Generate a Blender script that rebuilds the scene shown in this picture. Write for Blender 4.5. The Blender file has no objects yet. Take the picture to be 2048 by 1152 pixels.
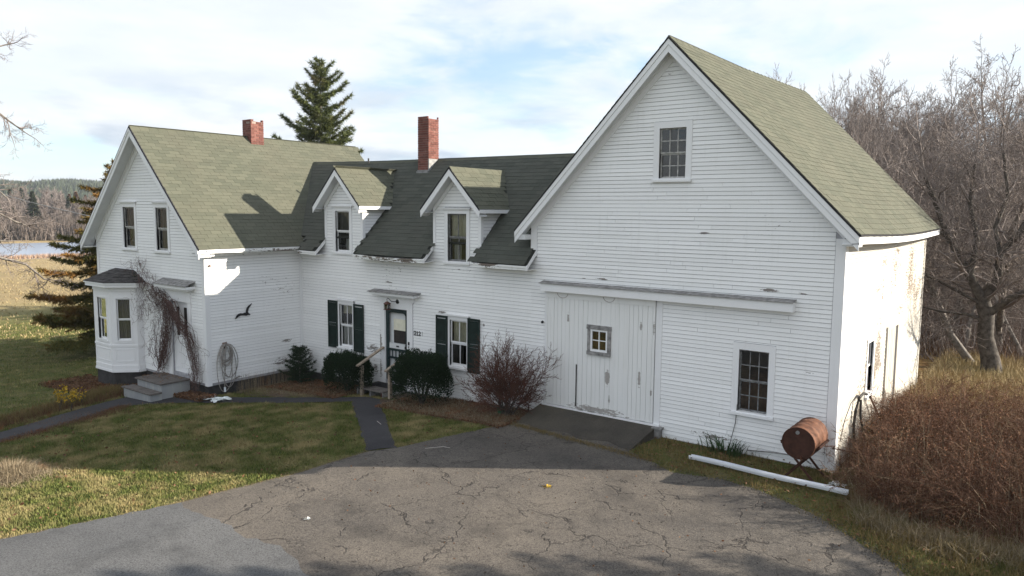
import bpy, math, random
import numpy as np
from mathutils import Vector, Matrix
R = math.radians
scene = bpy.context.scene
col = scene.collection
random.seed(7)

# ------------------------------------------------------------------ camera
YAW, PITCH, ROLL, FPX = 0.6452, -0.10262, 0.00925, 1498.8
CAM = Vector((3.5106, -15.1724, 4.9909))
fw = Vector((-math.sin(YAW)*math.cos(PITCH), math.cos(YAW)*math.cos(PITCH), math.sin(PITCH)))
rt = Vector((math.cos(YAW), math.sin(YAW), 0)); up = rt.cross(fw)
r2 = rt*math.cos(ROLL)+up*math.sin(ROLL); u2 = up*math.cos(ROLL)-rt*math.sin(ROLL)
cd = bpy.data.cameras.new('camera'); cam = bpy.data.objects.new('camera', cd); col.objects.link(cam)
cam.matrix_world = Matrix(((r2.x, u2.x, -fw.x, CAM.x), (r2.y, u2.y, -fw.y, CAM.y), (r2.z, u2.z, -fw.z, CAM.z), (0, 0, 0, 1)))
cd.sensor_width = 36; cd.lens = FPX/2048*36; cd.clip_end = 6000; cd.clip_start = .1
scene.camera = cam
scene.render.resolution_x = 1024; scene.render.resolution_y = 576

# ------------------------------------------------------------------ light
SUN = Vector((4.56, 3.35, 2.48)).normalized()
elev = math.asin(SUN.z)
sl = bpy.data.lights.new('sun', 'SUN'); sl.energy = 5.0; sl.angle = R(.53); sl.color = (1, .91, .77)
so = bpy.data.objects.new('sun', sl); col.objects.link(so)
so.rotation_euler = SUN.to_track_quat('Z', 'Y').to_euler()
SKY_STRENGTH = .075
CLOUD = 2.7
EXPOSURE = 1.22
world = bpy.data.worlds.new('World'); scene.world = world; world.use_nodes = True
wn = world.node_tree.nodes; wl = world.node_tree.links
wn.clear()
wo = wn.new('ShaderNodeOutputWorld'); bg = wn.new('ShaderNodeBackground'); wl.new(bg.outputs[0], wo.inputs[0])
sky = wn.new('ShaderNodeTexSky'); sky.sky_type = 'NISHITA'; sky.sun_disc = False
sky.sun_elevation = elev; sky.sun_rotation = math.atan2(SUN.x, SUN.y)
sky.air_density = 1; sky.dust_density = .6; sky.ozone_density = 1.4
bg.inputs[1].default_value = SKY_STRENGTH
tc = wn.new('ShaderNodeTexCoord')
def wmath(op, a, b=None, c=None):
    n = wn.new('ShaderNodeMath'); n.operation = op
    for i, v in enumerate([a, b, c]):
        if v is None: continue
        if isinstance(v, (int, float)): n.inputs[i].default_value = v
        else: wl.new(v, n.inputs[i])
    return n.outputs[0]
def wnoise(vec, scale, detail=6, rough=.55, dist=0):
    n = wn.new('ShaderNodeTexNoise'); n.inputs['Scale'].default_value = scale; n.inputs['Detail'].default_value = detail
    n.inputs['Roughness'].default_value = rough; n.inputs['Distortion'].default_value = dist
    wl.new(vec, n.inputs['Vector']); return n.outputs['Fac']
def wrange(v, a, b, c=0, d=1):
    n = wn.new('ShaderNodeMapRange'); n.interpolation_type = 'SMOOTHSTEP'; wl.new(v, n.inputs[0])
    for i, x in enumerate([a, b, c, d]): n.inputs[i+1].default_value = x
    return n.outputs[0]
def wmix(f, a, b):
    n = wn.new('ShaderNodeMix'); n.data_type = 'RGBA'
    if isinstance(f, (int, float)): n.inputs[0].default_value = f
    else: wl.new(f, n.inputs[0])
    for i, v in ((6, a), (7, b)):
        if isinstance(v, tuple): n.inputs[i].default_value = (*v, 1)
        else: wl.new(v, n.inputs[i])
    return n.outputs[2]
sep = wn.new('ShaderNodeSeparateXYZ'); wl.new(tc.outputs['Generated'], sep.inputs[0])
zz = wmath('MAXIMUM', sep.outputs[2], 0.0)
den = wmath('ADD', zz, .16)
px_ = wmath('DIVIDE', sep.outputs[0], den); py_ = wmath('DIVIDE', sep.outputs[1], den)
cmb = wn.new('ShaderNodeCombineXYZ'); wl.new(px_, cmb.inputs[0]); wl.new(py_, cmb.inputs[1])
high = wnoise(cmb.outputs[0], .62, 8, .56, .35)           # thin high cloud, seen as on a ceiling
fine = wnoise(cmb.outputs[0], 2.6, 6, .6, .6)
mask = wrange(wmath('ADD', high, wmath('MULTIPLY', wmath('SUBTRACT', fine, .5), .30)), .33, .52)
mp = wn.new('ShaderNodeMapping'); mp.inputs['Scale'].default_value = (1, 1, 4.2); wl.new(tc.outputs['Generated'], mp.inputs[0])
mp.inputs['Location'].default_value = (.35, .1, 0)
cum = wnoise(mp.outputs[0], 3.4, 7, .52)                   # heaped cloud low over the horizon
cumm = wmath('MULTIPLY', wrange(cum, .46, .55), wmath('MULTIPLY', wrange(sep.outputs[2], .19, .08), wrange(sep.outputs[2], -.02, .05)))
shade = wrange(wnoise(mp.outputs[0], 5.5, 6, .55), .32, .68)
ccol = wmix(shade, (.90*CLOUD*2.2, .95*CLOUD*2.2, 1.0*CLOUD*2.2), (.94*CLOUD*2.42, .97*CLOUD*2.42, 1.0*CLOUD*2.42))
skyc = wn.new('ShaderNodeMix'); skyc.data_type = 'RGBA'; skyc.blend_type = 'MULTIPLY'; skyc.inputs[0].default_value = 1
wl.new(sky.outputs[0], skyc.inputs[6]); skyc.inputs[7].default_value = (.90, 1.15, 1.35, 1)
base = wmix(wmath('ADD', wmath('MULTIPLY', mask, .62), .30), skyc.outputs[2], ccol)
heap = wmix(shade, (.66*CLOUD*1.75, .80*CLOUD*1.75, .98*CLOUD*1.75), (.95*CLOUD*2.3, .97*CLOUD*2.3, 1.0*CLOUD*2.3))
fin = wmix(wmath('MULTIPLY', cumm, .9), base, heap)
wl.new(fin, bg.inputs[0])
vs = scene.view_settings; vs.view_transform = 'Standard'; vs.look = 'None'; vs.gamma = 1; vs.use_curve_mapping = False
vs.exposure = EXPOSURE
scene.render.engine = 'CYCLES'
scene.cycles.max_bounces = 6; scene.cycles.transparent_max_bounces = 12

# ------------------------------------------------------------------ helpers
ORG = {}                     # world origin of every object, so that part meshes can be given in world coordinates
class MB:
    def __init__(s): s.v = []; s.f = []
    def add(s, vs_, fs):
        b = len(s.v); s.v += [tuple(p) for p in vs_]; s.f += [tuple(b+i for i in f) for f in fs]
    def box(s, x0, x1, y0, y1, z0, z1):
        s.add([(x0,y0,z0),(x1,y0,z0),(x1,y1,z0),(x0,y1,z0),(x0,y0,z1),(x1,y0,z1),(x1,y1,z1),(x0,y1,z1)],
              [(0,3,2,1),(4,5,6,7),(0,1,5,4),(1,2,6,5),(2,3,7,6),(3,0,4,7)])
    def hexa(s, p):          # 8 points, bottom four then top four, same winding as box
        s.add(p, [(0,3,2,1),(4,5,6,7),(0,1,5,4),(1,2,6,5),(2,3,7,6),(3,0,4,7)])
    def beam(s, a, b, w, h, upv=(0,0,1)):     # bar from a to b, w across, h along upv
        a = Vector(a); b = Vector(b); d = (b-a).normalized(); side = d.cross(Vector(upv)).normalized(); u = side.cross(d).normalized()
        P = []
        for c in (a, b):
            for sx, sz in ((-1,-1),(1,-1),(1,1),(-1,1)): P.append(c+side*sx*w/2+u*sz*h/2)
        s.add(P, [(0,1,2,3),(7,6,5,4),(0,4,5,1),(1,5,6,2),(2,6,7,3),(3,7,4,0)])
    def tube(s, pts, rad, n=5, cap=False):
        pts = [Vector(p) for p in pts]
        if not isinstance(rad, (list, tuple)): rad = [rad]*len(pts)
        b = len(s.v); ref = Vector((.3, .5, .81))
        for i, p in enumerate(pts):
            d = (pts[min(i+1, len(pts)-1)]-pts[max(i-1, 0)])
            d = d.normalized() if d.length > 1e-9 else Vector((0,0,1))
            a = d.cross(ref)
            a = a.normalized() if a.length > 1e-3 else d.orthogonal().normalized()
            c = d.cross(a)
            for k in range(n):
                t = 2*math.pi*k/n; s.v.append(tuple(p+a*(math.cos(t)*rad[i])+c*(math.sin(t)*rad[i])))
        for i in range(len(pts)-1):
            for k in range(n):
                k2 = (k+1) % n
                s.f.append((b+i*n+k, b+i*n+k2, b+(i+1)*n+k2, b+(i+1)*n+k))
        if cap:
            s.f.append(tuple(b+k for k in range(n))[::-1]); s.f.append(tuple(b+(len(pts)-1)*n+k for k in range(n)))
    def mesh(s, name, org=(0,0,0), smooth=False):
        me = bpy.data.meshes.new(name)
        ox, oy, oz = org
        me.from_pydata([(x-ox, y-oy, z-oz) for x, y, z in s.v], [], s.f)
        if smooth: me.polygons.foreach_set('use_smooth', [True]*len(me.polygons))
        me.update(); return me
def empty(name, loc, label=None, cat=None, group=None):
    o = bpy.data.objects.new(name, None); o.location = loc; col.objects.link(o); ORG[o] = Vector(loc); o.empty_display_size = .2
    tag(o, label, cat, group); return o
def tag(o, label=None, cat=None, group=None, kind=None):
    if label: o['label'] = label
    if cat: o['category'] = cat
    if group: o['group'] = group
    if kind: o['kind'] = kind
    return o
def obj(name, mb, mat, parent=None, smooth=False, org=None):
    if parent is not None: org = ORG[parent]
    elif org is None: org = Vector((0,0,0))
    me = mb.mesh(name, org, smooth) if isinstance(mb, MB) else mb
    if mat is not None:
        me.materials.clear(); me.materials.append(mat)
    o = bpy.data.objects.new(name, me); col.objects.link(o)
    if parent is not None: o.parent = parent
    else: o.location = org
    ORG[o] = Vector(org); return o
def inst(name, me, parent, M):          # shared mesh placed at world matrix M under a parent
    o = bpy.data.objects.new(name, me); col.objects.link(o); o.parent = parent
    o.matrix_local = Matrix.Translation(-ORG[parent]) @ M
    ORG[o] = ORG[parent]+o.location; return o
def npmesh(name, V, F, mat, size=3):    # numpy arrays straight into a mesh
    me = bpy.data.meshes.new(name); V = np.asarray(V, dtype=np.float32).reshape(-1, 3); F = np.asarray(F, dtype=np.int32).reshape(-1, size)
    me.vertices.add(len(V)); me.vertices.foreach_set('co', V.ravel())
    me.loops.add(F.size); me.loops.foreach_set('vertex_index', F.ravel())
    me.polygons.add(len(F)); me.polygons.foreach_set('loop_start', np.arange(0, F.size, size, dtype=np.int32))
    me.polygons.foreach_set('loop_total', np.full(len(F), size, dtype=np.int32))
    me.update(calc_edges=True); me.materials.append(mat); return me
class Fr:                    # a wall's own frame: u along it, d outward, z up
    def __init__(s, o, U, N): s.o = Vector(o); s.U = Vector(U).normalized(); s.N = Vector(N).normalized()
    def p(s, u, d, z): return s.o+s.U*u+s.N*d+Vector((0,0,z))
    def box(s, mb, u0, u1, d0, d1, z0, z1):
        q = [s.p(u0,d1,z0), s.p(u1,d1,z0), s.p(u1,d0,z0), s.p(u0,d0,z0), s.p(u0,d1,z1), s.p(u1,d1,z1), s.p(u1,d0,z1), s.p(u0,d0,z1)]
        if s.U.cross(s.N).z > 0: q = [q[1], q[0], q[3], q[2], q[5], q[4], q[7], q[6]]
        mb.hexa(q)

# ------------------------------------------------------------------ materials
class NM:
    def __init__(s, name, rough=.8, spec=.3):
        s.m = bpy.data.materials.new(name); s.m.use_nodes = True; s.n = s.m.node_tree.nodes; s.l = s.m.node_tree.links
        s.b = s.n['Principled BSDF']; s.b.inputs['Roughness'].default_value = rough; s.b.inputs['Specular IOR Level'].default_value = spec
        s.pos = s.n.new('ShaderNodeNewGeometry').outputs['Position']; s.geo = s.n[-1]
    def map(s, scale=(1,1,1), rot=(0,0,0), src=None):
        m = s.n.new('ShaderNodeMapping'); m.inputs['Scale'].default_value = scale; m.inputs['Rotation'].default_value = rot
        s.l.new(src or s.pos, m.inputs[0]); return m.outputs[0]
    def noise(s, scale, detail=5, rough=.55, vec=None, dist=0, color=False):
        n = s.n.new('ShaderNodeTexNoise'); n.inputs['Scale'].default_value = scale; n.inputs['Detail'].default_value = detail
        n.inputs['Roughness'].default_value = rough; n.inputs['Distortion'].default_value = dist
        s.l.new(vec if vec is not None else s.pos, n.inputs['Vector']); return n.outputs['Color' if color else 'Fac']
    def voro(s, scale, feat='DISTANCE_TO_EDGE', vec=None, rnd=1, out='Distance'):
        n = s.n.new('ShaderNodeTexVoronoi'); n.feature = feat; n.inputs['Scale'].default_value = scale; n.inputs['Randomness'].default_value = rnd
        s.l.new(vec if vec is not None else s.pos, n.inputs['Vector']); return n.outputs[out]
    def math(s, op, a, b=None, clamp=False):
        n = s.n.new('ShaderNodeMath'); n.operation = op; n.use_clamp = clamp
        for i, v in enumerate([a, b]):
            if v is None: continue
            if isinstance(v, (int, float)): n.inputs[i].default_value = v
            else: s.l.new(v, n.inputs[i])
        return n.outputs[0]
    def rng(s, v, a, b, c=0, d=1, smooth=False):
        n = s.n.new('ShaderNodeMapRange'); n.clamp = True
        if smooth: n.interpolation_type = 'SMOOTHSTEP'
        s.l.new(v, n.inputs[0])
        for i, x in enumerate([a, b, c, d]): n.inputs[i+1].default_value = x
        return n.outputs[0]
    def mix(s, f, a, b, blend='MIX'):
        n = s.n.new('ShaderNodeMix'); n.data_type = 'RGBA'; n.blend_type = blend
        if isinstance(f, (int, float)): n.inputs[0].default_value = f
        else: s.l.new(f, n.inputs[0])
        for i, v in ((6, a), (7, b)):
            if isinstance(v, tuple): n.inputs[i].default_value = (*v, 1)
            else: s.l.new(v, n.inputs[i])
        return n.outputs[2]
    def col(s, c):
        if isinstance(c, tuple): s.b.inputs['Base Color'].default_value = (*c, 1)
        else: s.l.new(c, s.b.inputs['Base Color'])
        return s
    def bump(s, h, strength=.5, dist=.01):
        n = s.n.new('ShaderNodeBump'); n.inputs['Strength'].default_value = strength; n.inputs['Distance'].default_value = dist
        s.l.new(h, n.inputs['Height']); s.l.new(n.outputs[0], s.b.inputs['Normal']); return s
    def rand(s):             # one value per object, or per piece of a joined mesh
        o = s.n.new('ShaderNodeObjectInfo').outputs['Random']; i = s.n.new('ShaderNodeNewGeometry').outputs['Random Per Island']
        return s.math('FRACT', s.math('ADD', o, i))
    def island(s): return s.n.new('ShaderNodeNewGeometry').outputs['Random Per Island']
    def blobs(s, L, vec=None):
        acc = None
        for c, r_, k in L:
            v = s.n.new('ShaderNodeVectorMath'); v.operation = 'SUBTRACT'; s.l.new(s.pos, v.inputs[0]); v.inputs[1].default_value = c
            w = s.n.new('ShaderNodeVectorMath'); w.operation = 'DIVIDE'; s.l.new(v.outputs[0], w.inputs[0]); w.inputs[1].default_value = r_
            ln = s.n.new('ShaderNodeVectorMath'); ln.operation = 'LENGTH'; s.l.new(w.outputs[0], ln.inputs[0])
            q = s.rng(ln.outputs['Value'], 0, 1, k, 0)
            acc = q if acc is None else s.math('MAXIMUM', acc, q)
        return acc

XM, LM = -16.466, 3.338
def paint(name, blobs=None, wear=0.0, base=(.86,.86,.86), wood=(.30,.28,.26), dirt=.12, rough=.55):
    m = NM(name, rough, .35)
    r = m.rand()
    big = m.noise(.7, 4); fine = m.noise(9, 6, .6)
    streak = m.noise(1.0, 5, .6, m.map((9, 9, .8)))
    c = m.mix(m.rng(r, 0, 1, 0, .42 if name.startswith('peeling') else .10), base, tuple(b*.86 for b in base))
    c = m.mix(m.rng(big, .4, .75, 0, dirt), c, (.52,.53,.50))
    c = m.mix(m.rng(streak, .55, .8, 0, dirt*1.4), c, (.50,.49,.45))
    chip = m.noise(1.0, 7, .68, m.map((5.0, 5.0, 26)))
    rag = m.noise(26, 5, .6)
    lvl = None
    if blobs: lvl = m.blobs(blobs)
    if wear:
        wv = m.rng(m.noise(.45, 3), .35, .7, 0, wear); lvl = wv if lvl is None else m.math('MAXIMUM', lvl, wv)
    h = fine
    if lvl is not None:
        t = m.math('ADD', m.math('MULTIPLY', chip, .75), m.math('MULTIPLY', rag, .25))
        k = m.rng(m.math('ADD', t, m.math('MULTIPLY', lvl, .62)), .79, .815)
        wd = m.mix(m.noise(14, 4, .6, m.map((1, 1, 8))), tuple(w*.6 for w in wood), tuple(min(1, w*1.35) for w in wood))
        c = m.mix(k, c, wd); h = m.math('SUBTRACT', fine, m.math('MULTIPLY', k, .6))
    m.col(c).bump(h, .22, .004); return m.m
WP = [((-2.815,0,4.561),(.20,.3,.05),.9),((-1.40,0,3.44),(.32,.3,.06),1),((-.716,0,3.416),(.20,.3,.04),.85),((-5.27,0,3.43),(.32,.3,.05),.8),
      ((-5.75,0,3.41),(.2,.3,.04),.7),((-13.08,0,.86),(.62,.4,.34),.66),((-13.0,0,.3),(.45,.4,.6),.56),((-10.3,0,2.2),(.3,.3,.08),.8),
      ((-8.82,0,1.98),(.12,.3,.1),.7),((-2.4,0,.2),(1.4,.3,.2),.6),((-12.4,0,2.9),(.5,.3,.12),.6),((-16,0,.3),(.5,.3,.5),.6),((-9.5,0,3.4),(.8,.3,.15),.5),((-.55,0,1.86),(.3,.3,.03),.7),((-10.4,0,.1),(1.0,.3,.25),.55),((-14.6,0,.1),(1.8,.3,.35),.55),
      ((XM,-.6,.8),(.3,.55,.16),.62),((XM,-.8,.15),(.3,1.0,.34),.60),((XM,-2.4,-.1),(.3,1.0,.16),.6),((-17.8,-LM,-.05),(1,.4,.3),.6),
      ((-21,-4,.1),(1.6,.7,.25),.5),((-5.3,0,.35),(1.9,.3,.16),.75)]
M = {}
M['white'] = paint('peeling_white_paint', WP, wear=.36, wood=(.21,.19,.175))
M['trim'] = paint('white_trim_paint', [((-12.75,0,1.1),(.16,.4,.6),.95),((-12.75,0,.3),(.2,.4,.7),.75),((-11.42,0,.2),(.2,.4,.5),.6),((-5.3,0,.27),(1.7,.3,.10),.9)], wear=.18, dirt=.10, base=(.80,.80,.81))
M['step'] = paint('worn_grey_step_paint', None, wear=.7, dirt=.5, base=(.27,.28,.29), wood=(.09,.08,.075))
M['worn'] = paint('worn_white_paint', [((0,5.2,4.1),(.3,1.0,.25),.62),((0,3.7,3.9),(.3,.8,.25),.6),((0,7.2,3.9),(.3,1.3,.6),.62),((0,8.4,2.8),(.3,1.2,1.2),.60),((0,3.2,3.3),(.3,1.0,.4),.52),((0,6.0,2.6),(.3,2.0,.7),.5)], wear=.56, dirt=.22, base=(.50,.47,.42), wood=(.17,.135,.105))
M['eave'] = paint('flaking_eave_paint', [((XM+.4,-1.0,3.6),(.5,1.4,.3),.95),((XM+.4,-2.6,3.5),(.5,.25,.12),.9),((-11.3,-.5,3.6),(1.0,.5,.2),.8),((-8.4,-.5,3.7),(.8,.5,.25),1.0),((-13,-.5,3.7),(.6,.4,.2),.6)], wear=.5, dirt=.3, wood=(.16,.13,.11))
M['doorpaint'] = paint('barn_door_paint', [((-6.17,-.1,2.42),(.06,.3,.22),1.0),((-4.22,-.1,2.42),(.06,.3,.2),1.0),((-3.9,-.1,2.4),(.05,.3,.35),.9),((-5.06,-.1,1.12),(.11,.3,.30),1.3),
     ((-4.235,-.1,1.22),(.06,.3,.35),1.1),((-3.93,-.1,.94),(.05,.3,.16),1.0),((-5.3,-.1,.3),(1.7,.3,.2),.82),((-5.0,-.1,.6),(.05,.3,.25),.9)], wood=(.36,.34,.32), dirt=.16, base=(.78,.78,.77))
def simple(name, c, rough=.7, spec=.3, var=.25, scale=8, bump=.2, metal=0, c2=None, stretch=(1,1,1)):
    m = NM(name, rough, spec)
    n = m.noise(scale, 5, .6, m.map(stretch))
    a = tuple(max(0, x*(1-var)) for x in c); b = c2 or tuple(min(1, x*(1+var)) for x in c)
    m.col(m.mix(m.rng(n, .3, .7), a, b)).bump(n, bump, .006); m.b.inputs['Metallic'].default_value = metal; return m.m
M['gap'] = simple('clapboard_joint_grime', (.34,.34,.36), .9)
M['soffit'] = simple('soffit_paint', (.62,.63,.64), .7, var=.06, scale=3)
def shingle():
    m = NM('green_asphalt_shingle', .93, .15)
    r = m.rand()
    c = m.mix(r, (.068,.074,.055), (.102,.105,.078))
    c = m.mix(m.rng(m.noise(1.1, 4), .42, .7, 0, .55), c, (.085,.082,.062))
    c = m.mix(m.rng(m.noise(.35, 3), .5, .75, 0, .35), c, (.135,.128,.098))
    g = m.noise(210, 2, .7)
    c = m.mix(m.rng(g, .35, .65, .0, .35), c, (.16,.16,.125))
    m.col(c).bump(g, .4, .003); return m.m
M['shingle'] = shingle()
M['wingshingle'] = M['shingle'].copy(); M['wingshingle'].name = 'shade_darkened_shingle'  # shingle copy darkened below: the wing slope's shade is put into its colour
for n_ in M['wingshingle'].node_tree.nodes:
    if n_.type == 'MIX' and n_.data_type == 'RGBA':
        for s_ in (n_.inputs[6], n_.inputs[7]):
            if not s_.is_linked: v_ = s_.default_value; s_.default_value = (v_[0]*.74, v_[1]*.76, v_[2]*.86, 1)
M['deck'] = simple('tarred_roof_deck', (.022,.024,.020), .95, var=.3, scale=20)
M['darkedge'] = simple('dark_shingle_edge', (.018,.018,.022), .9)
def brick():
    m = NM('red_brick', .9, .2)
    r = m.rand()
    c = m.mix(r, (.13,.055,.046), (.22,.095,.078))
    c = m.mix(m.rng(m.noise(7, 5), .55, .8, 0, .5), c, (.36,.23,.19))
    m.col(c).bump(m.noise(40, 5), .5, .004); return m.m
M['brick'] = brick()
M['mortar'] = simple('lime_mortar', (.30,.24,.21), .95)
M['glass'] = None
def glass():
    m = bpy.data.materials.new('old_window_glass'); m.use_nodes = True; n = m.node_tree.nodes; l = m.node_tree.links; n.clear()
    o = n.new('ShaderNodeOutputMaterial'); mx = n.new('ShaderNodeMixShader'); t = n.new('ShaderNodeBsdfTransparent'); g = n.new('ShaderNodeBsdfGlossy')
    t.inputs[0].default_value = (.80,.81,.79,1); g.inputs['Roughness'].default_value = .03; g.inputs[0].default_value = (.9,.9,.9,1)
    f = n.new('ShaderNodeFresnel'); f.inputs[0].default_value = 1.75; bp_ = n.new('ShaderNodeBump'); ns = n.new('ShaderNodeTexNoise'); ns.inputs['Scale'].default_value = 3.5
    ge = n.new('ShaderNodeNewGeometry'); l.new(ge.outputs['Position'], ns.inputs['Vector']); bp_.inputs['Strength'].default_value = .25; bp_.inputs['Distance'].default_value = .03
    l.new(ns.outputs['Fac'], bp_.inputs['Height']); l.new(bp_.outputs[0], g.inputs['Normal']); l.new(bp_.outputs[0], f.inputs['Normal'])
    l.new(f.outputs[0], mx.inputs[0]); l.new(t.outputs[0], mx.inputs[1]); l.new(g.outputs[0], mx.inputs[2]); l.new(mx.outputs[0], o.inputs[0]); return m
M['glass'] = glass()
def curtain(name, c):
    m = NM(name, .95, .1); w = m.noise(1, 3, .5, m.map((22, 22, .6)))
    m.col(m.mix(m.rng(w, .3, .7), tuple(x*.6 for x in c), c)).bump(w, .8, .03); return m.m
M['lace'] = curtain('white_lace_curtain', (.75,.75,.74)); M['blind'] = simple('cream_roller_blind', (.74,.71,.58), .9, var=.12, scale=5)
M['drape'] = curtain('grey_drape', (.20,.19,.18)); M['darkroom'] = simple('dark_room', (.035,.03,.028), .95)
M['redroom'] = simple('brown_barn_interior', (.10,.045,.025), .95, scale=3, var=.6)
M['sashdark'] = simple('weathered_dark_sash', (.10,.10,.105), .8, c2=(.30,.30,.30), scale=14)
M['sashgrey'] = simple('chipped_grey_sash', (.30,.30,.29), .8, c2=(.55,.54,.52), scale=12)
M['greywood'] = simple('bare_grey_wood', (.17,.165,.165), .85, c2=(.36,.35,.34), scale=10, stretch=(1,1,1), bump=.5)
M['deckwood'] = simple('weathered_step_wood', (.085,.075,.070), .9, c2=(.19,.17,.155), scale=4, stretch=(6,1,6), bump=.5)
M['rail'] = simple('sun_bleached_lumber', (.24,.19,.145), .85, c2=(.40,.33,.26), scale=9, bump=.4)
M['shutter'] = simple('dark_green_shutter_paint', (.010,.022,.018), .6, var=.3, scale=6)
M['stormdoor'] = simple('dark_green_storm_door', (.012,.026,.027), .55, var=.3)
M['iron'] = simple('black_iron', (.012,.012,.014), .5, .5)
M['copper'] = simple('aged_copper', (.10,.035,.025), .5, .5, scale=30)
M['rust'] = simple('rusty_steel', (.080,.024,.012), .82, .3, c2=(.19,.085,.048), scale=6, var=.5, bump=.4)
M['rustdark'] = simple('dark_rusty_steel', (.050,.020,.013), .85, .3, scale=9, var=.4)
M['concrete'] = simple('old_foundation', (.045,.043,.043), .95, scale=5, var=.4, bump=.6)
M['vinyl'] = simple('white_aluminium_gutter', (.74,.76,.80), .35, .5, var=.04, scale=3)
M['tarp'] = simple('white_plastic_sheet', (.62,.65,.64), .5, .4, var=.12)
M['hose'] = simple('faded_garden_hose', (.22,.20,.19), .6, c2=(.40,.37,.34), scale=25)
M['hosegreen'] = simple('green_fitting', (.02,.09,.04), .6)
M['cable'] = simple('black_rubber_cable', (.03,.027,.025), .6)
M['mat'] = simple('black_rubber_mat', (.014,.014,.016), .9)
M['lead'] = simple('metal_flashing', (.22,.22,.22), .5, .5, scale=8, var=.4)
def veg(name, c1, c2, c3=None, rough=.8, scale=.8, trans=0, n3=(.55,.75)):
    m = NM(name, rough, .15); r = m.rand()
    c = m.mix(r, c1, c2)
    if c3: c = m.mix(m.rng(m.noise(scale, 4), n3[0], n3[1]), c, c3)
    m.col(c)
    return m.m
M['needle'] = veg('spruce_needles', (.045,.065,.022), (.125,.140,.045), (.15,.125,.055), scale=.9)
M['yewneedle'] = veg('yew_needles', (.008,.018,.009), (.022,.042,.018))
M['firneedle'] = veg('yellowing_spruce_needles', (.055,.070,.020), (.150,.130,.035), (.20,.105,.030), scale=.35, n3=(.5,.62))
M['youngneedle'] = veg('young_spruce_needles', (.016,.030,.018), (.045,.065,.035))
M['barkgrey'] = simple('grey_bark', (.10,.085,.075), .9, c2=(.26,.235,.21), scale=9, bump=.6)
M['barkdark'] = simple('dark_bark', (.035,.027,.023), .9, c2=(.12,.105,.09), scale=9, bump=.6)
M['twig'] = veg('brown_grey_twigs', (.125,.103,.093), (.295,.252,.232))
M['palebark'] = veg('pale_birch_bark', (.25,.22,.20), (.48,.44,.41))
M['redtwig'] = veg('red_brown_twigs', (.070,.027,.020), (.150,.078,.056), (.15,.045,.032), scale=3)
M['vine'] = veg('dry_vine_stems', (.085,.052,.046), (.19,.125,.11))
M['bramble'] = veg('russet_bramble_stems', (.060,.030,.020), (.165,.088,.055), (.27,.19,.12), scale=1.6)
M['brambleleaf'] = veg('russet_dry_leaves', (.085,.040,.024), (.215,.10,.052), (.32,.22,.09), scale=1.5, n3=(.58,.75))
M['straw'] = veg('dry_straw', (.14,.105,.065), (.34,.28,.19), (.22,.12,.06), scale=2)
M['leaflitter'] = veg('dead_brown_leaves', (.07,.036,.022), (.20,.115,.065), (.22,.07,.03), scale=2)
M['yellowleaf'] = veg('yellow_leaves', (.32,.19,.02), (.50,.34,.04))
M['iris'] = veg('iris_leaves', (.022,.050,.020), (.07,.115,.045))
M['grass'] = veg('lawn_grass', (.032,.056,.012), (.190,.205,.062), (.33,.27,.13), scale=1.7, n3=(.43,.66))
M['roughgrass'] = veg('rough_brown_grass', (.10,.085,.035), (.24,.17,.07), (.085,.10,.03), scale=1.3)
M['meadowgrass'] = veg('golden_meadow_grass', (.27,.205,.10), (.42,.33,.19), (.22,.20,.09), scale=.12)
M['reed'] = veg('reeds', (.26,.17,.12), (.40,.28,.2))

# ------------------------------------------------------------------ ground
def g(x, y):
    x = np.asarray(x, float)
    t = np.maximum(0, -7.5-x)
    near = -.05-.052*np.minimum(t, 22.5)
    far = np.where(x < -30, -.028*(-30-np.maximum(x, -175)), 0)
    return near+far+1.15*np.clip((-188-x)/40, 0, 1)
def gz(x, y): return float(g(x, y))
POND_Z = -4.80
def ground_z(x, y):
    z = g(x, y)
    # the pond's basin
    dx = (x+189)/34.0; dy = (y-62)/120.0
    rr = np.sqrt(dx*dx+dy*dy)
    z = z-2.2*np.clip(1.15-rr, 0, 1)
    return z
def axis(a, b, fa, fb, step, grow):
    xs = list(np.arange(fa, fb+1e-6, step)); s = step; v = fb
    while v < b: s *= grow; v += s; xs.append(v)
    s = step; v = fa
    while v > a: s *= grow; v -= s; xs.insert(0, v)
    return np.array(xs)
gx = axis(-3500, 3000, -32, 8, .4, 1.10); gy = axis(-1500, 3500, -16, 16, .4, 1.10)
X, Y = np.meshgrid(gx, gy, indexing='ij'); Z = ground_z(X, Y)
Z = Z+.02*np.sin(X*1.3+Y*.7)*np.cos(Y*1.1-X*.4)*((X < -8) | (X > 2))*(np.abs(X) < 60)-.02*((X < -8) | (X > 2))
nx, ny = len(gx), len(gy)
V = np.stack([X, Y, Z], -1).reshape(-1, 3); idx = np.arange(nx*ny).reshape(nx, ny)
F = np.stack([idx[:-1,:-1], idx[1:,:-1], idx[1:,1:], idx[:-1,1:]], -1).reshape(-1, 4)
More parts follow.
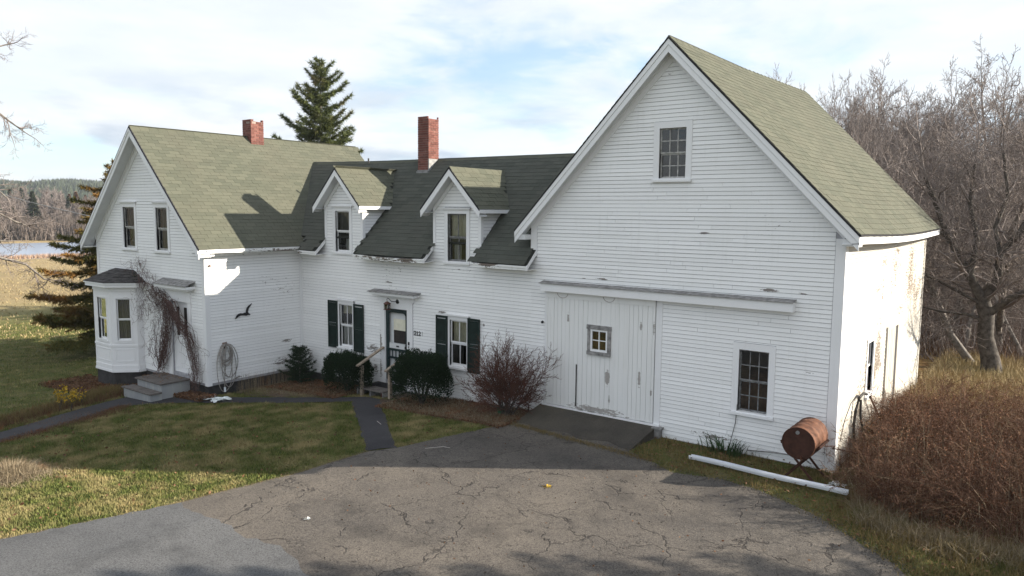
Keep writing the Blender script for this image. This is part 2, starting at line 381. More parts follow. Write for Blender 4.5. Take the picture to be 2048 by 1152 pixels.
def ground_mat():
    m = NM('lawn_and_meadow_ground', .95, .1)
    patch = m.noise(1.6, 6, .68); blade = m.noise(38, 4, .7); mid = m.noise(5, 5, .6)
    lawn = m.mix(m.rng(blade, .3, .7), (.050,.070,.018), (.125,.130,.040))
    lawn = m.mix(m.rng(patch, .48, .74), lawn, (.19,.15,.075))
    lawn = m.mix(m.rng(mid, .5, .75, 0, .5), lawn, (.075,.058,.032))
    sx = m.n.new('ShaderNodeSeparateXYZ'); m.l.new(m.pos, sx.inputs[0])
    band = m.noise(.05, 5, .6, m.map((1, .25, 1), (0, 0, .35)))
    mead = m.mix(m.rng(band, .35, .65), (.33,.255,.14), (.26,.205,.11))
    mead = m.mix(m.rng(m.noise(.9, 5, .65), .45, .75, 0, .5), mead, (.24,.15,.09))
    k = m.math('MULTIPLY', m.rng(sx.outputs[1], -12, -4), m.rng(m.math('ADD', sx.outputs[0], m.math('MULTIPLY', m.math('SUBTRACT', band, .5), 26)), -43, -52))
    mead = m.mix(m.rng(m.math('ADD', sx.outputs[0], m.math('MULTIPLY', m.math('SUBTRACT', patch, .5), 12)), -62, -46, 0, .45), mead, (.17,.19,.05))
    c = m.mix(k, lawn, mead)
    yb = m.math('MULTIPLY', m.rng(sx.outputs[1], 6, 11), m.rng(sx.outputs[0], -30, -14))     # the wood's floor
    c = m.mix(yb, c, m.mix(m.rng(mid, .35, .65), (.13,.065,.03), (.24,.17,.07)))
    m.col(c).bump(m.math('ADD', blade, mid), .8, .05); return m.m
M['ground'] = ground_mat()
tag(obj('ground', npmesh('ground', V, F, M['ground'], 4), None), kind='structure')

def sheet(name, poly, mat, lift, step=.3, zf=None):
    # a sheet that follows the ground: triangulated strip fill of a polygon by scanlines
    from mathutils.geometry import tessellate_polygon
    import bmesh
    bm = bmesh.new()
    vs_ = [bm.verts.new((x, y, 0)) for x, y in poly]
    bm.faces.new(vs_)
    x0, x1 = min(p[0] for p in poly), max(p[0] for p in poly); y0, y1 = min(p[1] for p in poly), max(p[1] for p in poly)
    for k in range(1, int((x1-x0)/step)+1):
        bmesh.ops.bisect_plane(bm, geom=bm.verts[:]+bm.edges[:]+bm.faces[:], plane_co=(x0+k*step, 0, 0), plane_no=(1, 0, 0))
    bmesh.ops.triangulate(bm, faces=bm.faces[:])
    for v in bm.verts: v.co.z = (zf or gz)(v.co.x, v.co.y)+lift
    me = bpy.data.meshes.new(name); bm.to_mesh(me); bm.free()
    for p in me.polygons:
        if p.normal.z < 0: p.flip()
    me.materials.append(mat); o = bpy.data.objects.new(name, me); col.objects.link(o); ORG[o] = Vector((0,0,0)); tag(o, kind='structure'); return o
def wob(pts, amp=.05, step=.22, seed=1, closed=True):
    rnd = random.Random(seed); out = []
    n = len(pts)
    for i in range(n if closed else n-1):
        a = pts[i]; b = pts[(i+1) % n]; d = math.hypot(b[0]-a[0], b[1]-a[1]); k = max(1, int(d/step))
        for j in range(k):
            t = j/k; out.append((a[0]+(b[0]-a[0])*t+rnd.uniform(-amp, amp), a[1]+(b[1]-a[1])*t+rnd.uniform(-amp, amp)))
    return out
def asphalt(name, base, tan, cracks, grain=.5, rough=.9, stain_shade=None):
    m = NM(name, rough, .25)
    warp = m.n.new('ShaderNodeVectorMath'); warp.operation = 'ADD'; wv = m.n.new('ShaderNodeVectorMath'); wv.operation = 'SCALE'
    nz = m.noise(1.6, 4, .6, color=True); m.l.new(nz, wv.inputs[0]); wv.inputs['Scale'].default_value = .9
    m.l.new(m.pos, warp.inputs[0]); m.l.new(wv.outputs[0], warp.inputs[1])
    gr = m.noise(60, 3, .75); g2 = m.voro(95, 'F1'); big = m.noise(.35, 4, .6); md = m.noise(2.2, 5, .6)
    c = m.mix(m.rng(big, .38, .62), base, tan)
    c = m.mix(m.rng(md, .45, .75, 0, .45), c, tuple(x*.55 for x in base))
    c = m.mix(m.rng(gr, .35, .65, 0, grain), c, tuple(min(1, x*1.9) for x in tan))
    c = m.mix(m.rng(m.noise(33, 3, .8), .5, .62, 0, grain*.8), c, tuple(x*.35 for x in base))
    if stain_shade:
        sb = m.math('MULTIPLY', m.blobs(stain_shade), m.rng(m.noise(1.7, 5, .65), .30, .55))
        c = m.mix(sb, c, (.030,.028,.029))
    c = m.mix(m.rng(m.noise(.9, 6, .65), .52, .68, 0, .45), c, tuple(x*.5 for x in base))
    h = m.math('ADD', gr, m.math('MULTIPLY', md, .6))
    if cracks:
        d1 = m.voro(.62, vec=warp.outputs[0]); d2 = m.voro(2.1, vec=warp.outputs[0])
        k1 = m.rng(d1, .002, .015, 1, 0); gate = m.rng(m.noise(.6, 3), .43, .50)
        k2 = m.math('MULTIPLY', m.rng(d2, .002, .013, .8, 0), gate)
        gate2 = m.rng(m.noise(1.3, 3), .44, .52)
        k = m.math('MAXIMUM', m.math('MULTIPLY', k1, gate2), k2)
        c = m.mix(m.math('MULTIPLY', k, .78), c, (.022,.019,.018)); h = m.math('SUBTRACT', h, m.math('MULTIPLY', k, 2.0))
    m.col(c).bump(h, .5, .012); return m.m
M['drive'] = asphalt('cracked_old_asphalt', (.047,.044,.043), (.106,.092,.078), True, .7, stain_shade=[((-.9,-2.6,0),(1.6,1.0,1),.9),((-5.6,-2.6,0),(3.0,1.2,1),.45),((-2.0,-4.0,0),(1.6,.7,1),.4),((-4.6,-8.6,0),(2.2,.5,1),.4)])  # dark patches: stains, the one near the drum partly shade painted in
M['road'] = asphalt('newer_grey_asphalt', (.062,.063,.066), (.096,.096,.097), False, .7)
M['path'] = asphalt('dark_path_asphalt', (.026,.025,.029), (.046,.044,.047), False, .35)
M['ramp'] = asphalt('mossy_ramp_concrete', (.034,.031,.029), (.085,.074,.058), False, .35)
left = [(-9.9,-12.2),(-9.5,-11.02),(-9.13,-10.08),(-8.74,-9.05),(-8.57,-8.24),(-8.4,-7.35),(-8.2,-6.38),(-8.16,-5.43),(-8.13,-4.72)]
top = [(-7.79,-4.17),(-7.55,-3.26),(-7.24,-2.25),(-7.09,-1.5),(-7.0,-.05),(-3.72,-.05)]
right = [(-3.78,-1.35),(-2.48,-1.96),(-1.52,-1.72),(-.7,-1.89),(.21,-2.32),(.99,-2.95),(1.49,-3.32),(1.93,-3.79),(3.6,-5.6),(5.5,-8.5)]
drive = left+top+right+[(5.5,-26),(-14,-26)]
sheet('driveway', wob(drive, .035, .25, 3), M['drive'], .006)
roadp = [(-8.60,-8.60),(-8.33,-8.74),(-7.3,-8.66),(-6.35,-8.76),(-5.77,-8.66),(-4.52,-8.95),(-3.2,-9.9),(-1.0,-12),(2,-15.5),(5.5,-20),(5.5,-26),(-14,-26),(-9.9,-12.2),(-9.5,-11.02),(-9.13,-10.08),(-8.80,-9.15)]
sheet('road', wob(roadp, .05, .16, 5), M['road'], .014)
walk = [(-8.0,-4.45),(-8.13,-4.72),(-9.61,-3.58),(-11.75,-2.0),(-12.2,-1.62),(-13.37,-2.46),(-15.17,-3.46),(-16.77,-4.35),(-17.58,-5.22),(-17.06,-6.13),(-16.72,-7.14),(-16.28,-8.73),(-15.4,-12),(-16.6,-12.2),
        (-17.38,-8.36),(-18.30,-6.21),(-18.75,-4.87),(-18.7,-4.34),(-17.51,-4.0),(-16.81,-3.5),(-15.31,-2.73),(-13.33,-1.7),(-12.3,-1.0),(-11.0,-1.0),(-11.0,-1.7),(-10.21,-2.25),(-8.84,-3.39),(-7.79,-4.17)]
sheet('path', wob(walk, .045, .2, 8), M['path'], .010)
# ramp up to the sliding door: wedge of concrete
rm = MB()
n = 14
for i in range(n):
    xa = -6.95+3.18*i/n; xb = -6.95+3.18*(i+1)/n
    ya = -1.15+.12*math.sin(i*1.3); yb = -1.15+.12*math.sin((i+1)*1.3)
    if i == n-1: yb = -1.25
    rm.hexa([(xa,ya,-.25),(xb,yb,-.25),(xb,-.03,-.25),(xa,-.03,-.25),(xa,ya,-.038),(xb,yb,-.038),(xb,-.03,.20),(xa,-.03,.20)])
tag(obj('ramp', rm, M['ramp']), kind='structure')

# pond, far shore, hills
def water():
    m = NM('pond_water', .30, .6); m.col((.26,.31,.40)); m.b.inputs['Metallic'].default_value = 0.0
    m.bump(m.noise(1.2, 4, .6, m.map((1, .3, 1))), .35, .05); return m.m
pts = [(-189+45*math.cos(a)*(1+.05*math.sin(5*a)), 62+150*math.sin(a)) for a in [2*math.pi*k/48 for k in range(48)]]
sheet('pond', pts, water(), 0, 40, lambda x, y: POND_Z)
M['hill'] = veg('hill_forest', (.075,.062,.055), (.17,.135,.115), (.055,.060,.045), scale=.02)
def hillmat():
    m = NM('wooded_hillside', .95, .1)
    c = m.mix(m.rng(m.noise(.06, 5, .7), .35, .65), (.030,.040,.030), (.115,.085,.068))
    m.col(c).bump(m.noise(.12, 4, .7), 1, 4); return m.m
hx = np.linspace(-1500, -430, 60); hy = np.linspace(-900, 1500, 100)
HX, HY = np.meshgrid(hx, hy, indexing='ij')
ridge = 25+5*np.sin(HY*.004+1)+3*np.sin(HY*.017)+1.2*np.sin(HY*.06+HX*.03)
prof = np.clip((-430-HX)/500, 0, 1); prof = prof*prof*(3-2*prof)
HZ = -9+ (ridge+9)*prof+1.0*np.sin(HX*.05+HY*.08)
hidx = np.arange(HX.size).reshape(HX.shape)
HF = np.stack([hidx[:-1,:-1], hidx[:-1,1:], hidx[1:,1:], hidx[1:,:-1]], -1).reshape(-1, 4)
tag(obj('hills', npmesh('hills', np.stack([HX, HY, HZ], -1).reshape(-1, 3), HF, hillmat(), 4), None), kind='structure')
# ------------------------------------------------------------------ buildings
EXPO = .0883
W3 = 7.3
TAN = {'barn': (8.67-4.63)/(3.63+.3)}
def segs(prof, holes, z0, z1):
    """clear intervals of one course: list of (u0 bottom, u1 bottom, u0 top, u1 top)"""
    a0, b0 = prof(z0); a1, b1 = prof(z1)
    L = [(a0, b0, a1, b1)]
    for h0, h1, hz0, hz1 in holes:
        if z1 <= hz0+.004 or z0 >= hz1-.004: continue
        N = []
        for s in L:
            if h1 <= min(s[0], s[2]) or h0 >= max(s[1], s[3]): N.append(s); continue
            if h0 > max(s[0], s[2])+.02: N.append((s[0], h0, s[2], h0))
            if h1 < min(s[1], s[3])-.02: N.append((h1, s[1], h1, s[3]))
        L = N
    return L
def wall(thing, F, prof, zb, zt, openings, trimholes, paintm, thick=.12, inner=0):
    """a thick backing wall with real openings, and on it one board object per run of clapboard"""
    mb = MB()
    z = zb
    cuts = sorted(set([zb, zt]+[o[2] for o in openings]+[o[3] for o in openings]+[zb+(zt-zb)*k/14 for k in range(15)]))
    cuts = [c for c in cuts if zb <= c <= zt]
    for c0, c1 in zip(cuts, cuts[1:]):
        if c1-c0 < 1e-4: continue
        for (a, b, a1, b1) in segs(prof, openings, c0+.0005, c1-.0005):
            q = [F.p(a,-.002,c0),F.p(b,-.002,c0),F.p(b,-thick,c0),F.p(a,-thick,c0),F.p(a1,-.002,c1),F.p(b1,-.002,c1),F.p(b1,-thick,c1),F.p(a1,-thick,c1)]
            if F.U.cross(F.N).z > 0: q = [q[1],q[0],q[3],q[2],q[5],q[4],q[7],q[6]]
            mb.hexa(q)
    w = obj('wall', mb, M['gap'], thing)
    k = math.ceil((zb+.3)/EXPO-1e-6); z = k*EXPO-.3
    rnd = random.Random(int(abs(zb*100))+len(openings))
    while z < zt-.02:
        zt_ = min(z+EXPO-.009, zt)
        for (a, b, a1, b1) in segs(prof, trimholes, z, zt_):
            if b-a < .03: continue
            # long runs are two or three boards butted together
            cutsu = [0]
            if b-a > 3.2 and abs(a-a1) < .2:
                cutsu += sorted(rnd.uniform(.2, .8) for _ in range(1 if b-a < 5 else 2))
            cutsu += [1]
            for t0, t1 in zip(cutsu, cutsu[1:]):
                if t1-t0 < .1: t1 = t1
                A = a+(b-a)*t0; B = a+(b-a)*t1-(.006 if t1 < 1 else 0); A1 = a1+(b1-a1)*t0; B1 = a1+(b1-a1)*t1-(.006 if t1 < 1 else 0)
                j = rnd.uniform(-.0022, .0022); pr = rnd.uniform(.011, .019)
                q = [F.p(A,pr,z+j),F.p(B,pr,z+j),F.p(B,-.004,z+j),F.p(A,-.004,z+j),F.p(A1,.004,zt_),F.p(B1,.004,zt_),F.p(B1,-.004,zt_),F.p(A1,-.004,zt_)]
                if F.U.cross(F.N).z > 0: q = [q[1],q[0],q[3],q[2],q[5],q[4],q[7],q[6]]
                m = MB(); m.hexa(q); obj('clapboard', m, paintm, thing)
        for h0, h1, hz0, hz1 in trimholes:      # boards notched over and under the openings
            for q0, q1 in ((z, hz0), (hz1, zt_)):
                if not (z-1e-6 <= q0 < q1 <= zt_+1e-6) or q1-q0 < .012 or q1-q0 > EXPO-.012: continue
                a, b = max(h0, prof(q0)[0], prof(q1)[0]), min(h1, prof(q0)[1], prof(q1)[1])
                if b-a < .05 or any(o[0] < b and o[1] > a and o[2] < q1-.003 and o[3] > q0+.003 for o in trimholes): continue
                q = [F.p(a,.013,q0),F.p(b,.013,q0),F.p(b,-.004,q0),F.p(a,-.004,q0),F.p(a,.006,q1),F.p(b,.006,q1),F.p(b,-.004,q1),F.p(a,-.004,q1)]
                if F.U.cross(F.N).z > 0: q = [q[1],q[0],q[3],q[2],q[5],q[4],q[7],q[6]]
                m = MB(); m.hexa(q); obj('clapboard', m, paintm, thing)
        z += EXPO
    return w
PANES = {}
def window(thing, F, u0, u1, z0, z1, cols=1, rows=(1, 1), casing=.12, top=.14, sash=None, cur=None, cap=True, sillw=.05, proud=.028, mun=.022, bar=.04, name='window', curz=None, stile=.045, casmat=None):
    sash = sash or M['sashgrey']; casmat = casmat or M['trim']
    c = MB()
    F.box(c, u0-casing, u0, .0, proud, z0-.02, z1+top)
    F.box(c, u1, u1+casing, .0, proud, z0-.02, z1+top)
    F.box(c, u0, u1, .0, proud-.002, z1, z1+top)
    # reveals
    F.box(c, u0-.012, u0, -.12, 0, z0, z1); F.box(c, u1, u1+.012, -.12, 0, z0, z1); F.box(c, u0-.012, u1+.012, -.12, 0, z1, z1+.012)
    w = obj(name, c, casmat, thing)
    s = MB(); F.box(s, u0-casing-.02, u1+casing+.02, -.12, proud+sillw, z0-.075, z0-.022); F.box(s, u0-.01, u1+.01, -.12, proud+.015, z0-.022, z0+.004)
    obj('sill', s, casmat, w)
    if cap:
        s = MB(); F.box(s, u0-casing-.05, u1+casing+.05, 0, proud+.055, z1+top, z1+top+.03); F.box(s, u0-casing-.02, u1+casing+.02, 0, proud+.03, z1+top-.03, z1+top-.001)
        obj('cap', s, casmat, w)
    zm = z0+(z1-z0)*(rows[1]/(rows[0]+rows[1]) if rows[1] else 0)
    halves = [(zm, z1, rows[0], -.035)] + ([(z0, zm, rows[1], -.065)] if rows[1] else [])
    for (a, b, r, d) in halves:
        sm = MB(); e = .012
        F.box(sm, u0, u0+stile, d-.03, d, a, b); F.box(sm, u1-stile, u1, d-.03, d, a, b)
        F.box(sm, u0+stile, u1-stile, d-.03, d, b-bar, b); F.box(sm, u0+stile, u1-stile, d-.03, d, a, a+bar*(1.5 if a == z0 else 1))
        ia, ib = u0+stile, u1-stile; ja, jb = a+bar*(1.5 if a == z0 else 1), b-bar
        for i in range(1, cols): x = ia+(ib-ia)*i/cols; F.box(sm, x-mun/2, x+mun/2, d-.024, d-.004, ja, jb)
        for i in range(1, r): zz_ = ja+(jb-ja)*i/r; F.box(sm, ia, ib, d-.022, d-.006, zz_-mun/2, zz_+mun/2)
        obj('sash', sm, sash, w)
        for i in range(cols):
            for k in range(r):
                g_ = MB(); xa = ia+(ib-ia)*i/cols; xb = ia+(ib-ia)*(i+1)/cols; za = ja+(jb-ja)*k/r; zb_ = ja+(jb-ja)*(k+1)/r
                tl = random.uniform(-.002, .002)
                g_.add([F.p(xa,d-.015+tl,za),F.p(xb,d-.015-tl,za),F.p(xb,d-.015-tl,zb_),F.p(xa,d-.015+tl,zb_)], [(0,1,2,3)])
                obj('pane', g_, M['glass'], w)
    if cur:
        for (ca, cb, za, zb_, mat) in cur:
            g_ = MB(); n = 16; zz0, zz1 = z0+(z1-z0)*za, z0+(z1-z0)*zb_
            for i in range(n+1):
                x = u0+(u1-u0)*(ca+(cb-ca)*i/n); dd = -.16+.018*math.sin(i*1.9)
                g_.v += [tuple(F.p(x, dd, zz0)), tuple(F.p(x, dd, zz1))]
            for i in range(n): g_.f.append((2*i, 2*i+2, 2*i+3, 2*i+1))
            obj('blind' if mat in (M['blind'],) else 'curtain', g_, mat, w)
    return w
def tab_mesh(w, h, t=.009):
    m = MB(); m.hexa([(0,0,0),(w-.006,0,0),(w-.006,h,-.004),(0,h,-.004),(0,0,t),(w-.006,0,t),(w-.006,h,.002),(0,h,.002)]); return m.mesh('shingle_tab')
TABW, TABH = .33, .148
tabme = tab_mesh(TABW, TABH+.03); tabme.materials.append(M['shingle'])
tabs_v = np.array([v.co[:] for v in tabme.vertices]); tabs_f = [tuple(p.vertices) for p in tabme.polygons]
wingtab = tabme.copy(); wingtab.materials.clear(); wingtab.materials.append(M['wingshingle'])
def shingles(thing, org, A, B, n, la, lb, keep, limit, warp=None, tab=None):
    tab = tab or tabme
    """courses of tabs on the plane through org; A runs along the eave, B up the slope, n out of it"""
    A = Vector(A).normalized(); B = Vector(B).normalized(); n = Vector(n).normalized(); org = Vector(org)
    rnd = random.Random(11); items = []
    nc = int(lb/TABH)+1
    for j in range(nc):
        off = (j % 2)*TABW/2-TABW+rnd.uniform(-.02, .02)
        for i in range(int(la/TABW)+3):
            a = i*TABW+off; b = j*TABH
            if a+TABW < .02 or a > la-.02 or b > lb-.03: continue
            a0 = max(a, 0); a1 = min(a+TABW, la)
            ctr = org+A*((a0+a1)/2)+B*(b+TABH/2)
            if not keep(ctr): continue
            items.append(((CAM-ctr).length, a0, a1, b))
    items.sort(key=lambda t: t[0])
    rest = MB()
    for q, (d, a0, a1, b) in enumerate(items):
        p = org+A*a0+B*b+n*(.002+rnd.uniform(0, .003))
        ax = A.copy(); bx = B.copy()
        if warp:
            p = p+Vector((0,0,warp(p))); e = org+A*a1+B*b; dz = warp(e)-warp(org+A*a0+B*b); ax = (A*(a1-a0)+Vector((0,0,dz)))/(a1-a0)
        tilt = rnd.uniform(-.003, .012)
        sx = (a1-a0)/TABW
        bb = (bx-n*tilt).normalized()
        Mx = Matrix(((ax.x*sx, bb.x, n.x, p.x), (ax.y*sx, bb.y, n.y, p.y), (ax.z*sx, bb.z, n.z, p.z), (0,0,0,1)))
        if q < limit: inst('shingle', tab, thing, Mx)
        else: rest.add([tuple(Mx @ Vector(v)) for v in tabs_v], tabs_f)
    if rest.v:
        o = obj('shingles', rest, tab.materials[0], thing); o['kind'] = 'stuff'
def quadslab(mb, p, t):      # four corners of a slab's top, thickness t downward along its normal
    p = [Vector(q) for q in p]; n = (p[1]-p[0]).cross(p[3]-p[0]).normalized()
    if n.z < 0: n = -n
    lo = [q-n*t for q in p]
    m = (p[1]-p[0]).cross(p[3]-p[0])
    if m.z < 0: p = p[::-1]; lo = lo[::-1]
    mb.hexa(lo+p)
def raker(mb, a, b, depth, out, thick, dirn):
    """sloping fascia board: a->b along its top edge, hanging `depth` down, thick outwards along dirn"""
    a = Vector(a); b = Vector(b); d = Vector(dirn)*thick; s = (b-a).normalized(); dn = Vector((0,0,-1)); 
    ver = dn*(depth/max(.3, math.hypot(s.x, s.y)))      # plumb cuts, so the two sides meet in a mitre
    P = [a+ver, b+ver, b+ver+d, a+ver+d, a, b, b+d, a+d]
    mb.hexa(P)
def chimney(thing, cx, cy, zb, zt, w, rag):
    c = MB(); h = w/2-.012; c.box(cx-h, cx+h, cy-h, cy+h, zb-.5, zt-.06)
    ch = obj('chimney', c, M['mortar'], thing)
    fl = MB(); fl.box(cx-w/2-.03, cx+w/2+.03, cy-w/2-.035, cy+w/2+.02, zb-.42, zb-.36+.36*.0); 
    bh, bl, jt = .062, .205, .010
    rnd = random.Random(int(cx*10)); bw = .1
    me = {}
    def bm_(l, d, hgt):
        k = (round(l, 3), round(d, 3))
        if k not in me:
            m = MB(); m.box(0, l, 0, d, 0, hgt); mm = m.mesh('brick_block'); mm.materials.append(M['brick']); me[k] = mm
        return me[k]
    z = zb-.35; j = 0; cnt = 0
    while z < zt-.02:
        for side in range(4):
            # length of the run along this face, alternate courses lap the corners
            L = w-(bw if False else 0); x = 0 if j % 2 == 0 else -bl/2
            while x < w-.01:
                a = max(0, x); b = min(w, x+bl); x += bl+jt
                if b-a < .03: continue
                if z > zt-.14 and rnd.random() < rag: continue
                pr = rnd.uniform(-.003, .004)
                ang = side*math.pi/2
                loc = Matrix.Translation((cx, cy, z)) @ Matrix.Rotation(ang, 4, 'Z') @ Matrix.Translation((-w/2+a, -w/2-pr, 0))
                inst('brick', bm_(b-a, .05, bh), ch, loc); cnt += 1
        z += bh+jt; j += 1
    return ch
W_ = Vector
# ============================== BARN
bz = lambda y: .0 if y < 3.7 else .13*(y-3.7)/6           # the ridge rises a little towards the back
barn = empty('barn', (-3.65, 4.6, 0), 'tall white clapboard barn with steep green shingle roof and sliding door', 'barn')
SB = 1.028; EV = 4.63; RZ = 8.67; AX = -3.63
def bprof(z):
    h = (RZ-.10-z)/SB
    return (max(-7.3, AX-h), min(0, AX+h))
FB = Fr((0,0,0), (1,0,0), (0,-1,0))
dw = (-5.50, -5.10, 1.80, 2.20)      # little window in the sliding door
lw = (-1.955, -1.335, .86, 2.17); uw = (-3.91, -3.285, 5.72, 6.80)
wall(barn, FB, bprof, -.12, 8.45, [lw, uw, (-6.78, -3.87, .22, 3.0)],
     [(lw[0]-.13, lw[1]+.13, lw[2]-.075, lw[3]+.15), (uw[0]-.13, uw[1]+.13, uw[2]-.075, uw[3]+.15), (-6.86, -3.72, .10, 3.20), (-.175, .1, -1, 9), (-7.4, -7.13, 3.86, 9)], M['white'])
window(barn, FB, *lw, cols=3, rows=(2, 2), sash=M['sashdark'], cap=False, casing=.13, mun=.018, stile=.03, bar=.03)
window(barn, FB, *uw, cols=3, rows=(2, 2), sash=M['sashgrey'], cap=False, casing=.13, mun=.022, stile=.03, bar=.03)
c = MB(); FB.box(c, -.165, .024, 0, .024, -.10, 4.52); FB.box(c, -.001, .024, -.17, 0, -.10, 4.50)
obj('corner_board', c, M['trim'], barn)
c = MB(); FB.box(c, -7.32, -7.14, .0, .022, 3.88, 4.72); obj('corner_board', c, M['trim'], barn)
FS = Fr((0,0,0), (0,1,0), (1,0,0))
sw = (2.45, 3.02, 1.02, 2.18)
wall(barn, FS, lambda z: (.0, 9.33), -.12, 4.42, [sw, (4.45, 5.75, .0, 2.22)], [(sw[0]-.1, sw[1]+.1, sw[2]-.07, sw[3]+.12), (4.38, 5.86, -.3, 2.3), (-.1, .17, -1, 9), (9.2, 9.5, -1, 9)], M['worn'])
window(barn, FS, *sw, cols=1, rows=(1, 1), casing=.09, top=.11, cap=False, sash=M['trim'])
c = MB(); FS.box(c, 9.2, 9.355, 0, .024, -.1, 4.4); obj('corner_board', c, M['worn'], barn)
c = MB(); FS.box(c, 4.38, 4.46, 0, .05, 0, 2.30); FS.box(c, 5.78, 5.86, 0, .03, 0, 2.30); FS.box(c, 4.46, 5.78, 0, .035, 2.22, 2.30)
sd = obj('side_door', c, M['worn'], barn)
for k in range(8):
    m = MB(); FS.box(m, 4.62+k*.145, 4.62+k*.145+.137, -.05, -.02+.004*(k % 3), .0, 2.2); obj('plank', m, M['worn'], sd)
c = MB(); FS.box(c, 4.46, 4.61, -.12, -.1, 0, 2.22); obj('dark_gap', c, M['darkroom'], sd)
# back and far walls close the barn
c = MB(); c.box(-7.3, -.13, 9.21, 9.33, -.12, 4.5); c.box(-7.3, -7.18, .13, 9.2, -.12, 4.5)
c.add([(-7.3,9.2,4.5),(0,9.2,4.5),(AX,9.2,RZ-.12),(-7.3,9.33,4.5),(0,9.33,4.5),(AX,9.33,RZ-.12)], [(0,1,2),(3,5,4),(0,3,4,1),(1,4,5,2),(2,5,3,0)])
obj('back_wall', c, M['worn'], barn)
c = MB(); c.box(-7.17, -.14, .15, 9.2, -.1, -.05); c.box(-7.17, -.14, 1.6, 1.7, -.05, 1.2)
obj('interior_floor', c, M['redroom'], barn)
def bwarp(p): return bz(p.y)*min(1, max(0, (p.z-4.6)/4))-.07*math.sin(math.pi*min(1, max(0, p.y/9.6)))*max(0, 1-(p.z-4.6)/1.6)
rf = MB()
for i in range(16):
    y0, y1 = -.29+9.91*i/16, -.29+9.91*(i+1)/16
    def P(x, y, z): q = Vector((x, y, z)); return (x, y, z+bwarp(q))
    for k in range(4):
        xa = .30-3.93*k/4; xb = .30-3.93*(k+1)/4; za = EV+(RZ-EV)*k/4-.02; zb_ = EV+(RZ-EV)*(k+1)/4-.02
        quadslab(rf, [P(xa,y0,za), P(xa,y1,za), P(xb,y1,zb_), P(xb,y0,zb_)], .035)
    quadslab(rf, [P(-7.62,y1,EV-.10), P(-7.62,y0,EV-.10), P(AX,y0,RZ-.02), P(AX,y1,RZ-.02)], .035)
broof = obj('roof', rf, M['deck'], barn)
slB = Vector((-3.93, 0, RZ-EV)); nB = Vector((RZ-EV, 0, 3.93)).normalized()
shingles(broof, (.32, -.30, EV-.02), (0,1,0), slB, nB, 9.93, slB.length+.01, lambda c: True, 300, bwarp)
sL = Vector((3.99, 0, RZ-EV+.10)); shingles(broof, (-7.64, -.30, EV-.12), (0,1,0), sL, Vector((-(RZ-EV), 0, 3.99)), 9.93, sL.length, lambda c: True, 0, None)
# ridge cap
c = MB()
for i in range(33):
    y0 = -.3+i*.30; z0 = RZ+bz(y0)+.004; q = random.uniform(0, .004)
    c.hexa([(AX-.13,y0,z0-.135),(AX+.13,y0,z0-.135),(AX+.13,y0+.31,z0-.14),(AX-.13,y0+.31,z0-.14),(AX-.008,y0,z0+.012+q),(AX+.008,y0,z0+.012+q),(AX+.008,y0+.31,z0+.004),(AX-.008,y0+.31,z0+.004)])
obj('ridge_cap', c, M['shingle'], broof)
# rakes: fascia, dark shingle edge, soffit, frieze
c = MB(); e = MB(); s = MB(); f = MB()
for (xe, ze, sgn) in ((.30, EV-.02, 1), (-7.62, EV-.12, -1)):
    a = Vector((AX, -.29, RZ-.02)); b = Vector((xe, -.29, ze))
    raker(e, a+W_((0,0,.012)), b+W_((0,0,.012)), .030, 0, .03, (0,-1,0))
    raker(c, a+W_((0,0,-.030)), b+W_((0,0,-.030)), .085, 0, .022, (0,-1,0))
    raker(c, a+W_((0,.002,-.16)), b+W_((0,.002,-.16)), .10, 0, .012, (0,-1,0))
    raker(s, a+W_((0,.01,-.20)), b+W_((0,.01,-.20)), .02, 0, .27, (0,1,0))
    w0 = Vector((AX, -.002, RZ-.21)); w1 = Vector((0 if sgn > 0 else -7.3, -.002, RZ-.21-abs((0 if sgn > 0 else -7.3)-AX)*SB))
    raker(f, w0, w1, .17, 0, .030, (0,-1,0)); raker(f, w0+W_((0,-.03,0)), w1+W_((0,-.03,0)), .06, 0, .03, (0,-1,0))
obj('rake_board', c, M['trim'], barn); obj('shingle_edge', e, M['darkedge'], barn); obj('soffit', s, M['soffit'], barn); obj('frieze', f, M['trim'], barn)
# cut ends of the rake (little triangle under the eave)
c = MB()
for x0, x1, zt in ((.0, .29, EV), (-7.60, -7.31, EV-.1)):
    c.hexa([(x0,-.28,zt-.24),(x1,-.28,zt-.24),(x1,-.01,zt-.24),(x0,-.01,zt-.24),(x0,-.28,zt-.1),(x1,-.28,zt-.12),(x1,-.01,zt-.12),(x0,-.01,zt-.1)])
obj('eave_return', c, M['soffit'], barn)
c = MB()
for i in range(16):
    y0, y1 = -.30+9.92*i/16, -.30+9.92*(i+1)/16
    q = lambda y: -.07*math.sin(math.pi*max(0, min(1, y/9.6)))
    c.hexa([(.285,y0,EV-.20+q(y0)),(.31,y0,EV-.20+q(y0)),(.31,y1,EV-.20+q(y1)),(.285,y1,EV-.20+q(y1)),(.285,y0,EV-.06+q(y0)),(.31,y0,EV-.06+q(y0)),(.31,y1,EV-.06+q(y1)),(.285,y1,EV-.06+q(y1))])
    c.hexa([(.01,y0,EV-.215+q(y0)),(.285,y0,EV-.195+q(y0)),(.285,y1,EV-.195+q(y1)),(.01,y1,EV-.215+q(y1)),(.01,y0,EV-.20+q(y0)),(.285,y0,EV-.18+q(y0)),(.285,y1,EV-.18+q(y1)),(.01,y1,EV-.20+q(y1))])
obj('eave_fascia', c, M['trim'], barn)
c = MB()
for i in range(17):
    y0, y1 = -.30+9.93*i/17, -.30+9.93*(i+1)/17; q = -.07*math.sin(math.pi*max(0, min(1, y0/9.6)))
    c.box(.26, .332, y0, y1, EV-.055+q, EV-.022+q)
obj('shingle_edge', c, M['darkedge'], barn)
